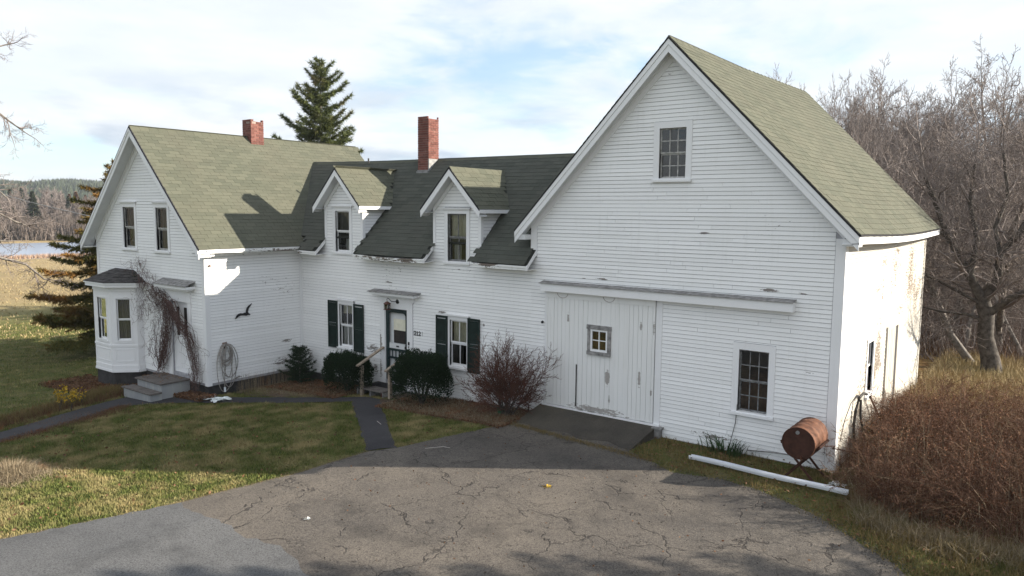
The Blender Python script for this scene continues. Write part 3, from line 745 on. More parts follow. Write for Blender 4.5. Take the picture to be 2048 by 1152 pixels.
# sliding door
dr = MB(); FB.box(dr, -6.79, -3.88, -.03, .02, .24, 3.04)
door = obj('sliding_door', dr, M['gap'], barn)
x = -6.80; rnd = random.Random(4); i = 0
while x < -3.88:
    w = rnd.choice([.105, .12, .13, .21]); x1 = min(x+w, -3.87)
    pieces = [(.245+.01*rnd.random(), 3.0)]
    if x1 > -5.60 and x < -5.00: pieces = [(.25, 1.66), (2.30, 3.0)]
    for a, b in pieces:
        gap = .010 if not (-5.95 < x < -5.85) else .03
        m = MB(); FB.box(m, x, x1-(.007 if rnd.random() < .6 else .003), .02, .044+rnd.uniform(0, .004), a if not (abs(x+5.93) < .07) else a, b); obj('plank', m, M['doorpaint'], door)
    x = x1
m = MB(); FB.box(m, -5.925, -5.895, .046, .056, .30, 1.33); obj('open_crack', m, M['darkroom'], door)
m = MB(); FB.box(m, -6.80, -3.87, .048, .060, 2.90, 3.04); FB.box(m, -6.80, -6.76, .048, .058, .25, 2.90); obj('batten', m, M['doorpaint'], door)
m = MB(); m.tube([FB.p(-6.57,.05,1.18), FB.p(-6.57,.11,1.2), FB.p(-6.57,.11,1.40), FB.p(-6.57,.05,1.42)], .010, 6); obj('handle', m, M['trim'], door)
m = MB()
for u in (-6.33, -5.05):
    for k in range(13):
        a = math.pi*k/12; a2 = math.pi*(k+1)/12
        if k < 12: m.tube([FB.p(u+.15*math.cos(a), .064, 3.02-.11*math.sin(a)), FB.p(u+.15*math.cos(a2), .064, 3.02-.11*math.sin(a2))], .004, 4)
obj('hanger_loop', m, M['rust'], door)
# its little window
u0, u1, z0, z1 = dw
m = MB(); FB.box(m, -5.61, -5.53, .045, .072, 1.66, 2.33); FB.box(m, -5.07, -4.98, .045, .072, 1.66, 2.33); FB.box(m, -5.63, -4.97, .045, .08, 2.235, 2.335)
dwin = obj('door_window', m, M['greywood'], barn); tag(dwin, 'small four-pane window with bare grey frame set in the sliding door')
m = MB(); FB.box(m, -5.61, -4.985, .045, .10, 1.625, 1.71); obj('sill', m, M['greywood'], dwin)
m = MB(); FB.box(m, -5.53, -5.485, .02, .062, 1.71, 2.235); FB.box(m, -5.115, -5.07, .02, .062, 1.71, 2.235); FB.box(m, -5.485, -5.115, .02, .062, 2.19, 2.235); FB.box(m, -5.485, -5.115, .02, .062, 1.71, 1.76)
FB.box(m, -5.31, -5.288, .02, .058, 1.76, 2.19); FB.box(m, -5.485, -5.115, .022, .056, 1.965, 1.985); obj('sash', m, M['trim'], dwin)
for i in range(2):
    for k in range(2):
        m = MB(); a = -5.485+.185*i; b = 1.76+.215*k; m.add([FB.p(a,.040,b),FB.p(a+.185,.040,b),FB.p(a+.185,.040,b+.215),FB.p(a,.040,b+.215)], [(0,1,2,3)]); obj('pane', m, M['glass'], dwin)
m = MB(); FB.box(m, -5.50, -5.10, .021, .024, 1.74, 2.20); obj('dark_backing', m, M['redroom'], dwin)
for ua, ub in ((-3.865, -3.715), (-6.865, -6.80)):
    m = MB(); FB.box(m, ua, ub, 0, .025, .23, 3.05); obj('door_casing', m, M['trim'], barn)
m = MB(); FB.box(m, -6.9, -3.70, -.05, .07, .05, .235); obj('door_sill', m, M['trim'], barn)
# long cover over the door's track
m = MB(); FB.box(m, -6.90, -.865, 0, .20, 3.055, 3.235); cov = obj('track_cover', m, M['trim'], barn)
m = MB()
x = -6.93
while x < -.84:
    x1 = min(x+rnd.uniform(.5, .9), -.84); h = rnd.uniform(0, .006)
    m.hexa([FB.p(x,.235,3.237+h),FB.p(x1-.006,.235,3.237),FB.p(x1-.006,0,3.275),FB.p(x,0,3.275),FB.p(x,.235,3.252+h),FB.p(x1-.006,.235,3.252),FB.p(x1-.006,0,3.295),FB.p(x,0,3.295)]); x = x1
obj('cover_top', m, M['greywood'], cov)
m = MB(); m.box(-3.82, -3.64, -.16, -.02, -.12, .16); m.box(-3.83, -3.60, -.18, -.02, .16, .20); obj('sill_block', m, M['greywood'], barn)

# ============================== WING
wing = empty('connecting_wing', (-11.9, 2.5, 0), 'low white wing with two gabled dormers linking the house and the barn', 'house wing')
SW = .976; RY = 2.51
def wr(x): t = (x+13.2)/5.6; return 6.56+.075*t*t*(1.0 if t < 0 else .0)-.03*max(0, t)-.0*t
def wz(x, y): return wr(x)-SW*(RY-y)
FW = FB
dor = [(-14.34, -15.19, -13.48, 6.225, 1.05, (-14.705, -14.06, 3.70, 4.94)), (-9.775, -10.61, -8.94, 6.13, 1.05, (-10.09, -9.425, 3.62, 4.90))]
winL = (-14.585, -13.965, .77, 2.09); winR = (-10.02, -9.40, .76, 2.03); sdoor = (-12.53, -11.66, -.02, 2.14)
def wprof(z): return (XM, -7.3)
def whole(w, c=.11, t=.13): return (w[0]-c, w[1]+c, w[2]-.075, w[3]+t)
wall(wing, FW, wprof, -.24, 4.026, [winL, winR, sdoor]+[(d[5][0], d[5][1], d[5][2], d[5][3]) for d in dor],
     [whole(winL), whole(winR), (-12.75, -11.40, -.3, 2.50)]+[whole(d[5], .12) for d in dor]+[(XM-.1, XM+.10, -1, 9)], M['white'])
c = MB(); c.box(XM, -7.42, 4.9, 5.02, -.3, 4.1); obj('back_wall', c, M['worn'], wing)
c = MB(); c.box(XM+.13, -7.42, .3, 4.9, 2.75, 2.8); c.box(XM+.13, -7.42, 1.4, 1.45, -.2, 2.7); c.box(XM+.13, -7.42, 1.6, 1.65, 2.8, 5.4); obj('interior', c, M['darkroom'], wing)
c = MB(); FW.box(c, XM+.0, XM+.095, 0, .022, -.24, 3.75); obj('corner_board', c, M['trim'], wing)
CL = [(0.02, .48, 0, .52, M['lace']), (.52, .98, 0, .52, M['lace']), (0, 1, .70, 1, M['blind'])]
window(wing, FW, *winL, cols=2, rows=(1, 1), casing=.0501, top=.12, sash=M['trim'], cur=[(0, .62, .0, .55, M['lace']), (.62, 1, 0, .5, M['lace']), (0, 1, .76, 1, M['blind']), (.2, .9, .5, .78, M['darkroom'])], mun=.02, stile=.035)
window(wing, FW, *winR, cols=2, rows=(1, 1), casing=.0501, top=.12, sash=M['trim'], cur=[(0, 1, .5, 1, M['blind']), (0, .55, 0, .5, M['drape'])], mun=.02, stile=.035, bar=.045)
def shutter(u0, u1, z0, z1):
    m = MB(); t = .035
    FW.box(m, u0, u0+t, .03, .065, z0, z1); FW.box(m, u1-t, u1, .03, .065, z0, z1); zm = z0+(z1-z0)*.5
    for a, b in ((z0, z0+.07), (zm-.04, zm+.04), (z1-.06, z1)): FW.box(m, u0+t, u1-t, .03, .063, a, b)
    o = obj('shutter', m, M['shutter'], wing)
    me_ = None; z = z0+.085
    while z < z1-.08:
        if not (zm-.06 < z < zm+.035):
            s = MB(); s.hexa([FW.p(u0+t,.060,z-.012),FW.p(u1-t,.060,z-.012),FW.p(u1-t,.036,z+.012),FW.p(u0+t,.036,z+.012),FW.p(u0+t,.062,z-.004),FW.p(u1-t,.062,z-.004),FW.p(u1-t,.038,z+.020),FW.p(u0+t,.038,z+.020)])
            obj('slat', s, M['shutter'], o)
        z += .036
for u0, u1, z0, z1 in ((-15.07,-14.645,.70,2.17), (-13.885,-13.45,.68,2.14), (-10.49,-10.09,.63,2.12), (-9.345,-8.935,.66,2.13)): shutter(u0, u1, z0, z1)
# entrance: casing, canopy shelf, storm door
c = MB(); FW.box(c, -12.75, -12.55, 0, .03, -.2, 2.36); FW.box(c, -11.64, -11.42, 0, .03, -.2, 2.36); FW.box(c, -12.55, -11.64, 0, .029, 2.14, 2.36); FW.box(c, -12.80, -11.36, 0, .05, 2.36, 2.50)
FW.box(c, -12.55, -12.535, -.12, 0, 0, 2.14); FW.box(c, -11.655, -11.64, -.12, 0, 0, 2.14)
fr = obj('door_frame', c, M['trim'], wing)
c = MB(); FW.box(c, -12.88, -11.24, 0, .20, 2.50, 2.54); FW.box(c, -12.95, -11.17, 0, .27, 2.54, 2.60); obj('cornice', c, M['trim'], fr)
c = MB(); x = -13.0
while x < -11.1:
    x1 = min(x+rnd.uniform(.3, .5), -11.1); h = rnd.uniform(0, .02)
    c.hexa([FW.p(x,.31,2.603),FW.p(x1,.31,2.603+h),FW.p(x1,0,2.66),FW.p(x,0,2.66),FW.p(x,.31,2.617),FW.p(x1,.31,2.617+h),FW.p(x1,0,2.676),FW.p(x,0,2.676)]); x = x1+.004
obj('cornice_top', c, M['greywood'], fr)
c = MB(); U0, U1 = -12.53, -11.66
FW.box(c, U0, U0+.11, -.04, -.005, .02, 2.12); FW.box(c, U1-.07, U1, -.04, -.005, .02, 2.12); FW.box(c, U0+.11, U1-.07, -.04, -.005, 2.02, 2.12)
FW.box(c, U0+.11, U1-.07, -.04, -.007, .02, .12); FW.box(c, U0+.11, U1-.07, -.038, -.007, .66, .72); FW.box(c, U0+.11, U1-.07, -.038, -.007, .90, .96)
for k in range(1, 5): x = U0+.11+(U1-U0-.18)*k/5; FW.box(c, x-.012, x+.012, -.035, -.012, .72, .90)
FW.box(c, -12.12, -12.09, -.035, -.012, .12, .66)
st = obj('storm_door', c, M['stormdoor'], wing)
c = MB(); 
for k in range(6):
    a0 = math.pi/2*k/6; a1 = math.pi/2*(k+1)/6
    for (cx, sg) in ((U0+.22, -1), (U1-.18, 1)):
        c.hexa([FW.p(cx+sg*.11*math.sin(a0),-.008,1.91+.11*math.cos(a0)),FW.p(cx+sg*.11*math.sin(a1),-.008,1.91+.11*math.cos(a1)),FW.p(cx+sg*.11,-.03,2.02),FW.p(cx+sg*.1,-.03,2.02),FW.p(cx+sg*.11*math.sin(a0),-.008,1.911+.11*math.cos(a0)),FW.p(cx+sg*.11*math.sin(a1),-.008,1.911+.11*math.cos(a1)),FW.p(cx+sg*.11,-.008,2.021),FW.p(cx+sg*.1,-.008,2.021)])
obj('corner_bracket', c, M['stormdoor'], st)
c = MB(); FW.box(c, U0+.14, U1-.10, -.036, -.006, .97, 1.12); obj('kick_panel', c, M['soffit'], st)
c = MB(); FW.box(c, -12.1, -12.0, -.006, .006, 1.02, 1.06); FW.box(c, U1-.055, U1-.03, -.005, .05, 1.0, 1.08); obj('handle', c, M['iron'], st)
# inner door behind it
c = MB(); FW.box(c, U0, U1, -.115, -.09, 0, 2.14); idr = obj('inner_door', c, M['soffit'], wing)
c = MB(); FW.box(c, -12.28, -11.74, -.088, -.08, 1.12, 1.50); obj('pane', c, M['darkroom'], idr)
c = MB(); FW.box(c, -12.28, -11.74, -.088, -.078, 1.50, 1.83); obj('blind', c, M['blind'], idr)
# wing roof
rf = MB(); N = 24
cuts = sorted(set([-18.95, -16.12, -15.19, -13.48, -10.61, -8.94, -7.16, -7.3]+[-18.95+.55*k for k in range(22)]))
for a, b in zip(cuts, cuts[1:]):
    if b > -7.15 or b-a < .001: continue
    m_ = (a+b)/2
    over = -.40
    if -15.19 < m_ < -13.48 or -10.61 < m_ < -8.94: over = 0.03
    if m_ < -16.1: over = 0
    quadslab(rf, [(a,over,wz(a,over)-.02),(b,over,wz(b,over)-.02),(b,RY,wr(b)-.02),(a,RY,wr(a)-.02)], .03)
    quadslab(rf, [(a,RY,wr(a)-.02),(b,RY,wr(b)-.02),(b,5.3,wr(b)-SW*2.79),(a,5.3,wr(a)-SW*2.79)], .03)
quadslab(rf, [(-16.0,-.4,wz(-16,-.4)-.022),(-15.19,-.4,wz(-15.2,-.4)-.022),(-15.19,0,wz(-15.2,0)-.022),(-16.0,0,wz(-16,0)-.022)], .028)
wroof = obj('roof', rf, M['deck'], wing)
MS = .9885   # main roof slope
def mz(x): return 7.455-MS*abs(x+19.74)
def indormer(c):
    for cx, a, b, zr, s, w in dor:
        if a-.01 < c.x < b+.01:
            if c.y < .12: return True
            if c.z < zr-.12-s*abs(c.x-cx)-.1: return True
    return False
def wkeep(c):
    if c.x < -15.6 and wz(c.x, c.y) < mz(c.x)-.20: return False
    if c.x < -16.0 and c.y < .02: return False
    if indormer(c): return False
    return True
org = Vector((-18.95, -.42, 6.53-SW*2.93)); vB = Vector((0, 1, SW)).normalized()
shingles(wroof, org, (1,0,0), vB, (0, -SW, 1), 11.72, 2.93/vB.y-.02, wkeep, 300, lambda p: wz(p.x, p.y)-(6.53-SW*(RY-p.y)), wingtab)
shingles(wroof, (-7.3, 5.3, 6.53-SW*2.79), (-1,0,0), (0,-1,SW), (0, SW, 1), 11.6, 2.79*1.397-.02, lambda c: not (c.x < -15.6 and wz(c.x, 2*RY-c.y) < mz(c.x)-.05), 0)
c = MB(); x = -18.9
while x < -7.45:
    z0 = wr(x)+.0; z1 = wr(x+.3)
    c.hexa([(x,RY-.12,z0-.115),(x,RY+.12,z0-.115),(x+.3,RY+.12,z1-.12),(x+.3,RY-.12,z1-.12),(x,RY-.008,z0+.018),(x,RY+.008,z0+.018),(x+.3,RY+.008,z1+.010),(x+.3,RY-.008,z1+.010)][::1]); x += .295
obj('ridge_cap', c, M['shingle'], wroof)
# eave boxes between the dormers
for (a, b, nm) in ((-16.05, -15.20, 0), (-13.47, -10.62, 1), (-8.93, -7.17, 2)):
    c = MB(); za = wz(a, -.40); zb_ = wz(b, -.40); sag = .03 if nm == 1 else 0
    def E(x): t = (x-a)/(b-a); return za+(zb_-za)*t-sag*math.sin(math.pi*t)
    k = 6
    for i in range(k):
        x0 = a+(b-a)*i/k; x1 = a+(b-a)*(i+1)/k; j0 = rnd.uniform(-.006, .006)
        c.hexa([(x0,-.40,E(x0)-.15+j0),(x1,-.40,E(x1)-.15+j0),(x1,-.375,E(x1)-.15+j0),(x0,-.375,E(x0)-.15+j0),(x0,-.40,E(x0)-.04),(x1,-.40,E(x1)-.04),(x1,-.375,E(x1)-.04),(x0,-.375,E(x0)-.04)])
        c.hexa([(x0,-.425,E(x0)-.085),(x1,-.425,E(x1)-.085),(x1,-.40,E(x1)-.085),(x0,-.40,E(x0)-.085),(x0,-.425,E(x0)-.040),(x1,-.425,E(x1)-.040),(x1,-.40,E(x1)-.040),(x0,-.40,E(x0)-.040)])
        c.hexa([(x0,-.375,E(x0)-.15),(x1,-.375,E(x1)-.15),(x1,0.0,E(x1)-.13),(x0,0.0,E(x0)-.13),(x0,-.375,E(x0)-.135),(x1,-.375,E(x1)-.135),(x1,0.0,E(x1)-.115),(x0,0.0,E(x0)-.115)])
    ef = obj('eave_fascia', c, M['eave'], wing)
    c = MB()      # the sloping end boards
    for x in ((a, b) if nm else (b,)):
        sx = .012
        c = MB(); c.hexa([(x-sx,-.41,E(min(max(x,a),b))-.155),(x+sx,-.41,E(x)-.155),(x+sx,-.018,E(x)+.20),(x-sx,-.018,E(x)+.20),(x-sx,-.41,E(x)-.035),(x+sx,-.41,E(x)-.035),(x+sx,-.018,wz(x,-.018)-.03),(x-sx,-.018,wz(x,-.018)-.03)])
        obj('eave_end', c, M['trim'], ef)
# dormers: gabled faces flush with the wall below
for cx, a, b, zr, s, w in dor:
    dm = MB(); dprof = lambda z: (max(a, cx-(zr-.06-z)/s), min(b, cx+(zr-.06-z)/s))
    zc = [3.90+.22*k for k in range(11) if 3.90+.22*k < zr-.12]+[w[3]]
    zc = sorted(zc)
    for c0, c1 in zip(zc, zc[1:]):
        for (p0, p1, p2, p3) in segs(dprof, [w], c0+.0005, c1-.0005):
            dm.hexa([(p0,-.0+.002,c0),(p1,.002,c0),(p1,.12,c0),(p0,.12,c0),(p2,.002,c1),(p3,.002,c1),(p3,.12,c1),(p2,.12,c1)])
    yb = lambda z: (z-wr(cx))/SW+RY
    for x, sg in ((a, 1), (b, -1)):       # cheeks: triangles standing on the wing's roof
        ze = zr-.1-s*(b-a)/2
        x0, x1 = (x, x+.06*sg); x0, x1 = min(x0, x1), max(x0, x1)
        dm.add([(x0,.0,wz(x,0)-.1),(x0,.0,ze),(x0,yb(ze)+.1,ze),(x1,.0,wz(x,0)-.1),(x1,.0,ze),(x1,yb(ze)+.1,ze)], [(0,2,1),(3,4,5),(0,1,4,3),(1,2,5,4),(2,0,3,5)])
    d = obj('dormer', dm, M['gap'], wing)
    k = 49; z = k*EXPO-.3
    while z < zr-.35:
        for (p0, p1, p2, p3) in segs(dprof, [(w[0]-.12, w[1]+.12, w[2]-.075, w[3]+.14), (a-.1, a+.085, 0, zr-s*(b-a)/2-.1), (b-.085, b+.1, 0, zr-s*(b-a)/2-.1)], z, z+EXPO-.009):
            if p1-p0 < .03: continue
            m = MB(); m.hexa([(p0,-.015,z),(p1,-.015,z),(p1,.004,z),(p0,.004,z),(p2,-.004,z+EXPO-.009),(p3,-.004,z+EXPO-.009),(p3,.004,z+EXPO-.009),(p2,.004,z+EXPO-.009)]); obj('clapboard', m, M['white'], d)
        z += EXPO
    z = math.ceil((4.1+.3)/EXPO)*EXPO-.3
    while z < zr-s*(b-a)/2-.12:           # clapboards on the cheek that faces the barn
        y1 = yb(z)-.01; 
        if y1 > .12:
            m = MB(); z1 = z+EXPO-.009; y2 = yb(z1)-.0
            m.hexa([(b-.004,.085,z),(b+.015,.085,z),(b+.015,y1,z),(b-.004,y1,z),(b-.004,.085,z1),(b+.004,.085,z1),(b+.004,y2,z1),(b-.004,y2,z1)]); obj('clapboard', m, M['trim'], d)
        z += EXPO
    ze = zr-s*(b-a)/2
    m = MB()
    for x, x2 in ((a-.01, a+.08), (b-.08, b+.02)): m.box(x, x2, -.022, .0, 4.03, ze-.05)
    m.box(b, b+.02, .0, .085, wz(b, .0)+.03, ze-.12)
    obj('corner_board', m, M['trim'], d)
    window(wing, FW, *w, cols=1 if cx < -12 else 2, rows=(1, 1), casing=.115, top=.13, sash=M['trim'] if cx < -12 else M['sashdark'],
           cur=[(0, 1, .45, 1, M['drape']), (.45, 1, 0, .45, M['lace'])] if cx < -12 else [(0, 1, .5, 1, M['blind']), (.15, .5, 0, .55, M['lace'])], sillw=.03, stile=.03, bar=.035)
    # roof of the dormer
    oh = .20; dr_ = MB(); yback = yb(zr)+.15
    for sg in (1, -1):
        xe = cx+sg*((b-a)/2+oh); zE = zr-s*((b-a)/2+oh); ye = yb(zE)+.12
        p = [(xe,-.30,zE-.02),(xe,ye,zE-.02),(cx,yback,zr-.02),(cx,-.30,zr-.02)]
        if sg < 0: p = p[::-1]
        quadslab(dr_, p, .03)
    dro = obj('dormer_roof', dr_, M['deck'], wing)
    for sg in (1, -1):
        xe = cx+sg*((b-a)/2+oh+.01); zE = zr-s*((b-a)/2+oh+.01)
        up_ = Vector((-sg, 0, s)).normalized()
        kp = lambda c: c.y < (c.z-wr(c.x))/SW+RY+.02
        if sg > 0: shingles(dro, (xe,-.32,zE-.02), (0,1,0), up_, (s*sg, 0, 1), yback+.3, ((b-a)/2+oh)*math.hypot(1, s), kp, 300)
        else: shingles(dro, (xe,-.32,zE-.02), (0,1,0), up_, (s*sg, 0, 1), yback+.3, ((b-a)/2+oh)*math.hypot(1, s), kp, 0)
    m = MB(); y = -.31
    while y < yback-.15:
        m.hexa([(cx-.11,y,zr-.115),(cx+.11,y,zr-.115),(cx+.11,y+.3,zr-.12),(cx-.11,y+.3,zr-.12),(cx-.006,y,zr+.012),(cx+.006,y,zr+.012),(cx+.006,y+.3,zr+.006),(cx-.006,y+.3,zr+.006)]); y += .29
    obj('ridge_cap', m, M['shingle'], dro)
    m = MB(); e = MB(); s_ = MB(); f = MB()
    for sg in (1, -1):
        xe = cx+sg*((b-a)/2+oh); zE = zr-s*((b-a)/2+oh)
        A = Vector((cx,-.30,zr-.02)); B = Vector((xe,-.30,zE-.02))
        raker(e, A+W_((0,0,.012)), B+W_((0,0,.012)), .035, 0, .03, (0,-1,0))
        raker(m, A+W_((0,0,-.04)), B+W_((0,0,-.04)), .125, 0, .022, (0,-1,0))
        raker(s_, A+W_((0,.0,-.17)), B+W_((0,.0,-.17)), .015, 0, .30, (0,1,0))
        raker(f, Vector((cx,-.018,zr-.20)), Vector((cx+sg*(b-a)/2,-.018,zr-.20-s*(b-a)/2)), .10, 0, .02, (0,-1,0))
        ye = yb(zE)
        m.box(min(xe, xe+.02*sg), max(xe, xe+.02*sg), -.31, ye+.05, zE-.125, zE-.03)
        s_.box(min(xe-.0*sg, xe-oh*sg), max(xe, xe-oh*sg), -.30, ye-.02, zE-.12, zE-.105)
    obj('rake_board', m, M['trim'], dro); obj('shingle_edge', e, M['darkedge'], dro); obj('soffit', s_, M['soffit'], dro); obj('frieze', f, M['trim'], dro)
chw = chimney(wing, -13.03, 2.35, 6.45, 7.86, .46, .35)
c = MB(); c.box(-13.29, -12.78, 2.07, 2.13, 6.10, 6.20); c.box(-12.81, -12.77, 2.10, 2.58, 6.2, 6.58); c.box(-13.28, -12.80, 2.105, 2.125, 6.0, 6.24); obj('flashing', c, M['lead'], chw)
c = MB(); c.tube([(-15.9, 2.45, 6.55), (-15.9, 2.45, 6.72)], .03, 6, True); obj('vent_pipe', c, M['iron'], wing)
c = MB(); c.tube([FW.p(-6.93,.02,2.27), FW.p(-6.93,.06,2.25)], .03, 8, True); obj('pipe_outlet', c, M['iron'], wing)
c = MB(); c.box(XM+.12, -6.9, -.02, .18, -1.1, -.245); obj('foundation', c, M['concrete'], wing)

# ============================== MAIN HOUSE
house = empty('gabled_house', (-19.75, 1, -.5), 'white gabled farmhouse end with bay window and green shingle roof, left of the wing', 'house')
XL = XM-6.54; FM = Fr((0,-LM,0), (1,0,0), (0,-1,0)); ZB = -.20
def mprof(z):
    h = (7.36-z)/MS; return (max(XL, -19.74-h), min(XM, -19.74+h))
w1 = (-21.10, -20.36, 3.70, 5.0); w2 = (-19.05, -18.38, 3.69, 4.99)
md = (-18.35, -17.42, .02, 2.18)
BX0, BX1, BF0, BF1 = -22.30, -20.055, -21.72, -20.605
wall(house, FM, mprof, ZB, 7.18, [w1, w2, md, (BX0+.1, BX1-.05, .0, 2.4)],
     [whole(w1, .12, .14), whole(w2, .12, .14), (-18.55, -17.22, -.4, 2.32), (BX0, BX1, -.5, 2.80), (XL-.1, XL+.14, -1, 3.5), (XM-.13, XM+.1, -1, 9)], M['white'])
FR = Fr((XM,0,0), (0,1,0), (1,0,0))
wall(house, FR, lambda z: (-LM, 0.0), ZB, 3.72, [], [(-LM-.1, -LM+.13, -1, 9), (-.06, .1, -1, 9)], M['white'])
c = MB(); FM.box(c, XM-.125, XM+.022, 0, .022, ZB, 3.62); FR.box(c, -LM, -LM+.125, 0, .022, ZB, 3.60); obj('corner_board', c, M['trim'], house)
c = MB(); FR.box(c, -.055, 0, 0, .02, ZB, 3.65); obj('corner_board', c, M['trim'], house)
c = MB(); FM.box(c, XL-.022, XL+.13, 0, .022, ZB, 3.75); obj('corner_board', c, M['trim'], house)
c = MB(); c.box(XL, XM, 5.0, 5.12, -.6, 3.7); c.box(XL, XL+.12, -LM+.13, 5.0, -.6, 3.7); c.box(XM-.12, XM, .02, 5.0, -.6, 3.7)
c.add([(XL,5.0,3.7),(XM,5.0,3.7),(-19.74,5.0,7.3),(XL,5.12,3.7),(XM,5.12,3.7),(-19.74,5.12,7.3)], [(0,1,2),(3,5,4),(0,3,4,1),(1,4,5,2),(2,5,3,0)])
obj('back_wall', c, M['worn'], house)
c = MB(); c.box(XL+.13, XM-.13, -LM+.2, 4.9, 2.9, 2.95); c.box(XL+.13, XM-.13, -1.8, -1.75, -.2, 2.85); c.box(-21.6, -17.9, -1.8, -1.75, 2.96, 5.4); obj('interior', c, M['darkroom'], house)
c = MB(); c.box(XL+.03, XM-.03, -LM+.03, -LM+.25, -1.3, ZB-.003); c.box(XM-.25, XM-.03, -LM+.25, .1, -1.2, ZB-.003)
c.add([(BX1-.03,-LM+.03,-1.3),(BX1-.03,-LM-.2,-1.3),(BF1,-4.08,-1.3),(BF0,-4.08,-1.3),(BX0+.03,-LM-.2,-1.3),(BX0+.03,-LM+.03,-1.3),
       (BX1-.03,-LM+.03,ZB),(BX1-.03,-LM-.2,ZB),(BF1,-4.08,ZB),(BF0,-4.08,ZB),(BX0+.03,-LM-.2,ZB),(BX0+.03,-LM+.03,ZB)], [(0,1,7,6)[::-1],(1,2,8,7)[::-1],(2,3,9,8)[::-1],(3,4,10,9)[::-1],(4,5,11,10)[::-1]])
obj('foundation', c, M['concrete'], house)
window(house, FM, *w1, casing=.115, top=.15, sash=M['sashgrey'], cur=[(0, 1, .5, 1, M['drape']), (.25, .7, 0, .5, M['drape'])], bar=.04, stile=.035)
window(house, FM, *w2, casing=.115, top=.15, sash=M['sashgrey'], cur=[(0, 1, 0, 1, M['drape'])], bar=.04, stile=.035)
# main roof
rf = MB(); Y0, Y1 = -LM-.36, 5.22; XE = -16.10
for i in range(10):
    y0, y1 = Y0+(Y1-Y0)*i/10, Y0+(Y1-Y0)*(i+1)/10
    quadslab(rf, [(XE,y0,mz(XE)-.02),(XE,y1,mz(XE)-.02),(-19.74,y1,7.435),(-19.74,y0,7.435)], .035)
    quadslab(rf, [(-23.38,y1,mz(-23.38)-.02),(-23.38,y0,mz(-23.38)-.02),(-19.74,y0,7.435),(-19.74,y1,7.435)], .035)
mroof = obj('roof', rf, M['deck'], house)
def mkeep(c):
    if c.y > .05 and c.z < wr(max(c.x, -18.95))-SW*abs(RY-c.y)-.18 and c.x > -19.2: return False
    if c.y > -.42 and c.y <= .05 and c.x > -16.12+0 and False: return False
    return True
up_ = Vector((-1, 0, MS)).normalized()
shingles(mroof, (XE+.02, Y0-.01, mz(XE+.02)-.02), (0,1,0), up_, (MS, 0, 1), Y1-Y0+.02, 3.66*math.hypot(1, MS), mkeep, 300)
shingles(mroof, (-23.40, Y0-.01, mz(-23.40)-.02), (0,1,0), Vector((1, 0, MS)), (-MS, 0, 1), Y1-Y0+.02, 3.66*math.hypot(1, MS), lambda c: True, 0)
c = MB(); y = Y0-.01
while y < Y1-.1:
    c.hexa([(-19.87,y,7.455-.135),(-19.61,y,7.455-.135),(-19.61,y+.3,7.455-.14),(-19.87,y+.3,7.455-.14),(-19.748,y,7.470),(-19.732,y,7.470),(-19.732,y+.3,7.462),(-19.748,y+.3,7.462)]); y += .293
obj('ridge_cap', c, M['shingle'], mroof)
c = MB(); e = MB(); s = MB(); f = MB()
for xe, sg in ((XE, 1), (-23.38, -1)):
    a = Vector((-19.74, Y0, 7.435)); b = Vector((xe, Y0, mz(xe)-.02))
    raker(e, a+W_((0,0,.014)), b+W_((0,0,.014)), .045, 0, .03, (0,-1,0))
    raker(c, a+W_((0,0,-.05)), b+W_((0,0,-.05)), .17, 0, .022, (0,-1,0)); raker(c, a+W_((0,-.022,-.05)), b+W_((0,-.022,-.05)), .06, 0, .02, (0,-1,0))
    raker(s, a+W_((0,.01,-.21)), b+W_((0,.01,-.21)), .02, 0, .345, (0,1,0))
    xw = XM if sg > 0 else XL
    raker(f, Vector((-19.74,-LM-.002,7.21)), Vector((xw,-LM-.002,7.21-MS*abs(xw+19.74))), .19, 0, .03, (0,-1,0))
    raker(f, Vector((-19.74,-LM-.032,7.21)), Vector((xw,-LM-.032,7.21-MS*abs(xw+19.74))), .05, 0, .03, (0,-1,0))
obj('rake_board', c, M['trim'], house); obj('shingle_edge', e, M['darkedge'], house); obj('soffit', s, M['soffit'], house); obj('frieze', f, M['trim'], house)
c = MB(); zE = mz(XE)
for (a, b) in ((Y0, -2.6), (-2.6, -1.2), (-1.2, -.02)):
    j = rnd.uniform(-.008, .008)
    c.box(XE-.02, XE+.012, a, b, zE-.15+j, zE-.045); c.box(XE+.012, XE+.04, a+(.22 if a == Y0 else .0), b, zE-.115+j, zE-.05)
    c.box(XM+.0, XE-.02, a, b, zE-.165+j, zE-.145+j); c.box(XM+.022, XM+.05, a+.3 if a == Y0 else a, b, zE-.26, zE-.166)
obj('eave_fascia', c, M['eave'], house)
c = MB(); c.box(XE-.5, XE+.014, Y0+.0, Y0+.03, zE-.22, zE-.08); c.box(XM+.0, XE+.014, Y0+.03, -LM+.1, zE-.23, zE-.19); obj('eave_return', c, M['eave'], house)
c = MB(); c.box(-23.39, -23.36, Y0, Y1, mz(-23.38)-.2, mz(-23.38)-.04); c.box(-23.36, XL, Y0+.02, Y1, mz(-23.38)-.2, mz(-23.38)-.18); obj('eave_fascia', c, M['eave'], house)
chimney(house, -19.74, .60, 7.40, 8.04, .50, .25)
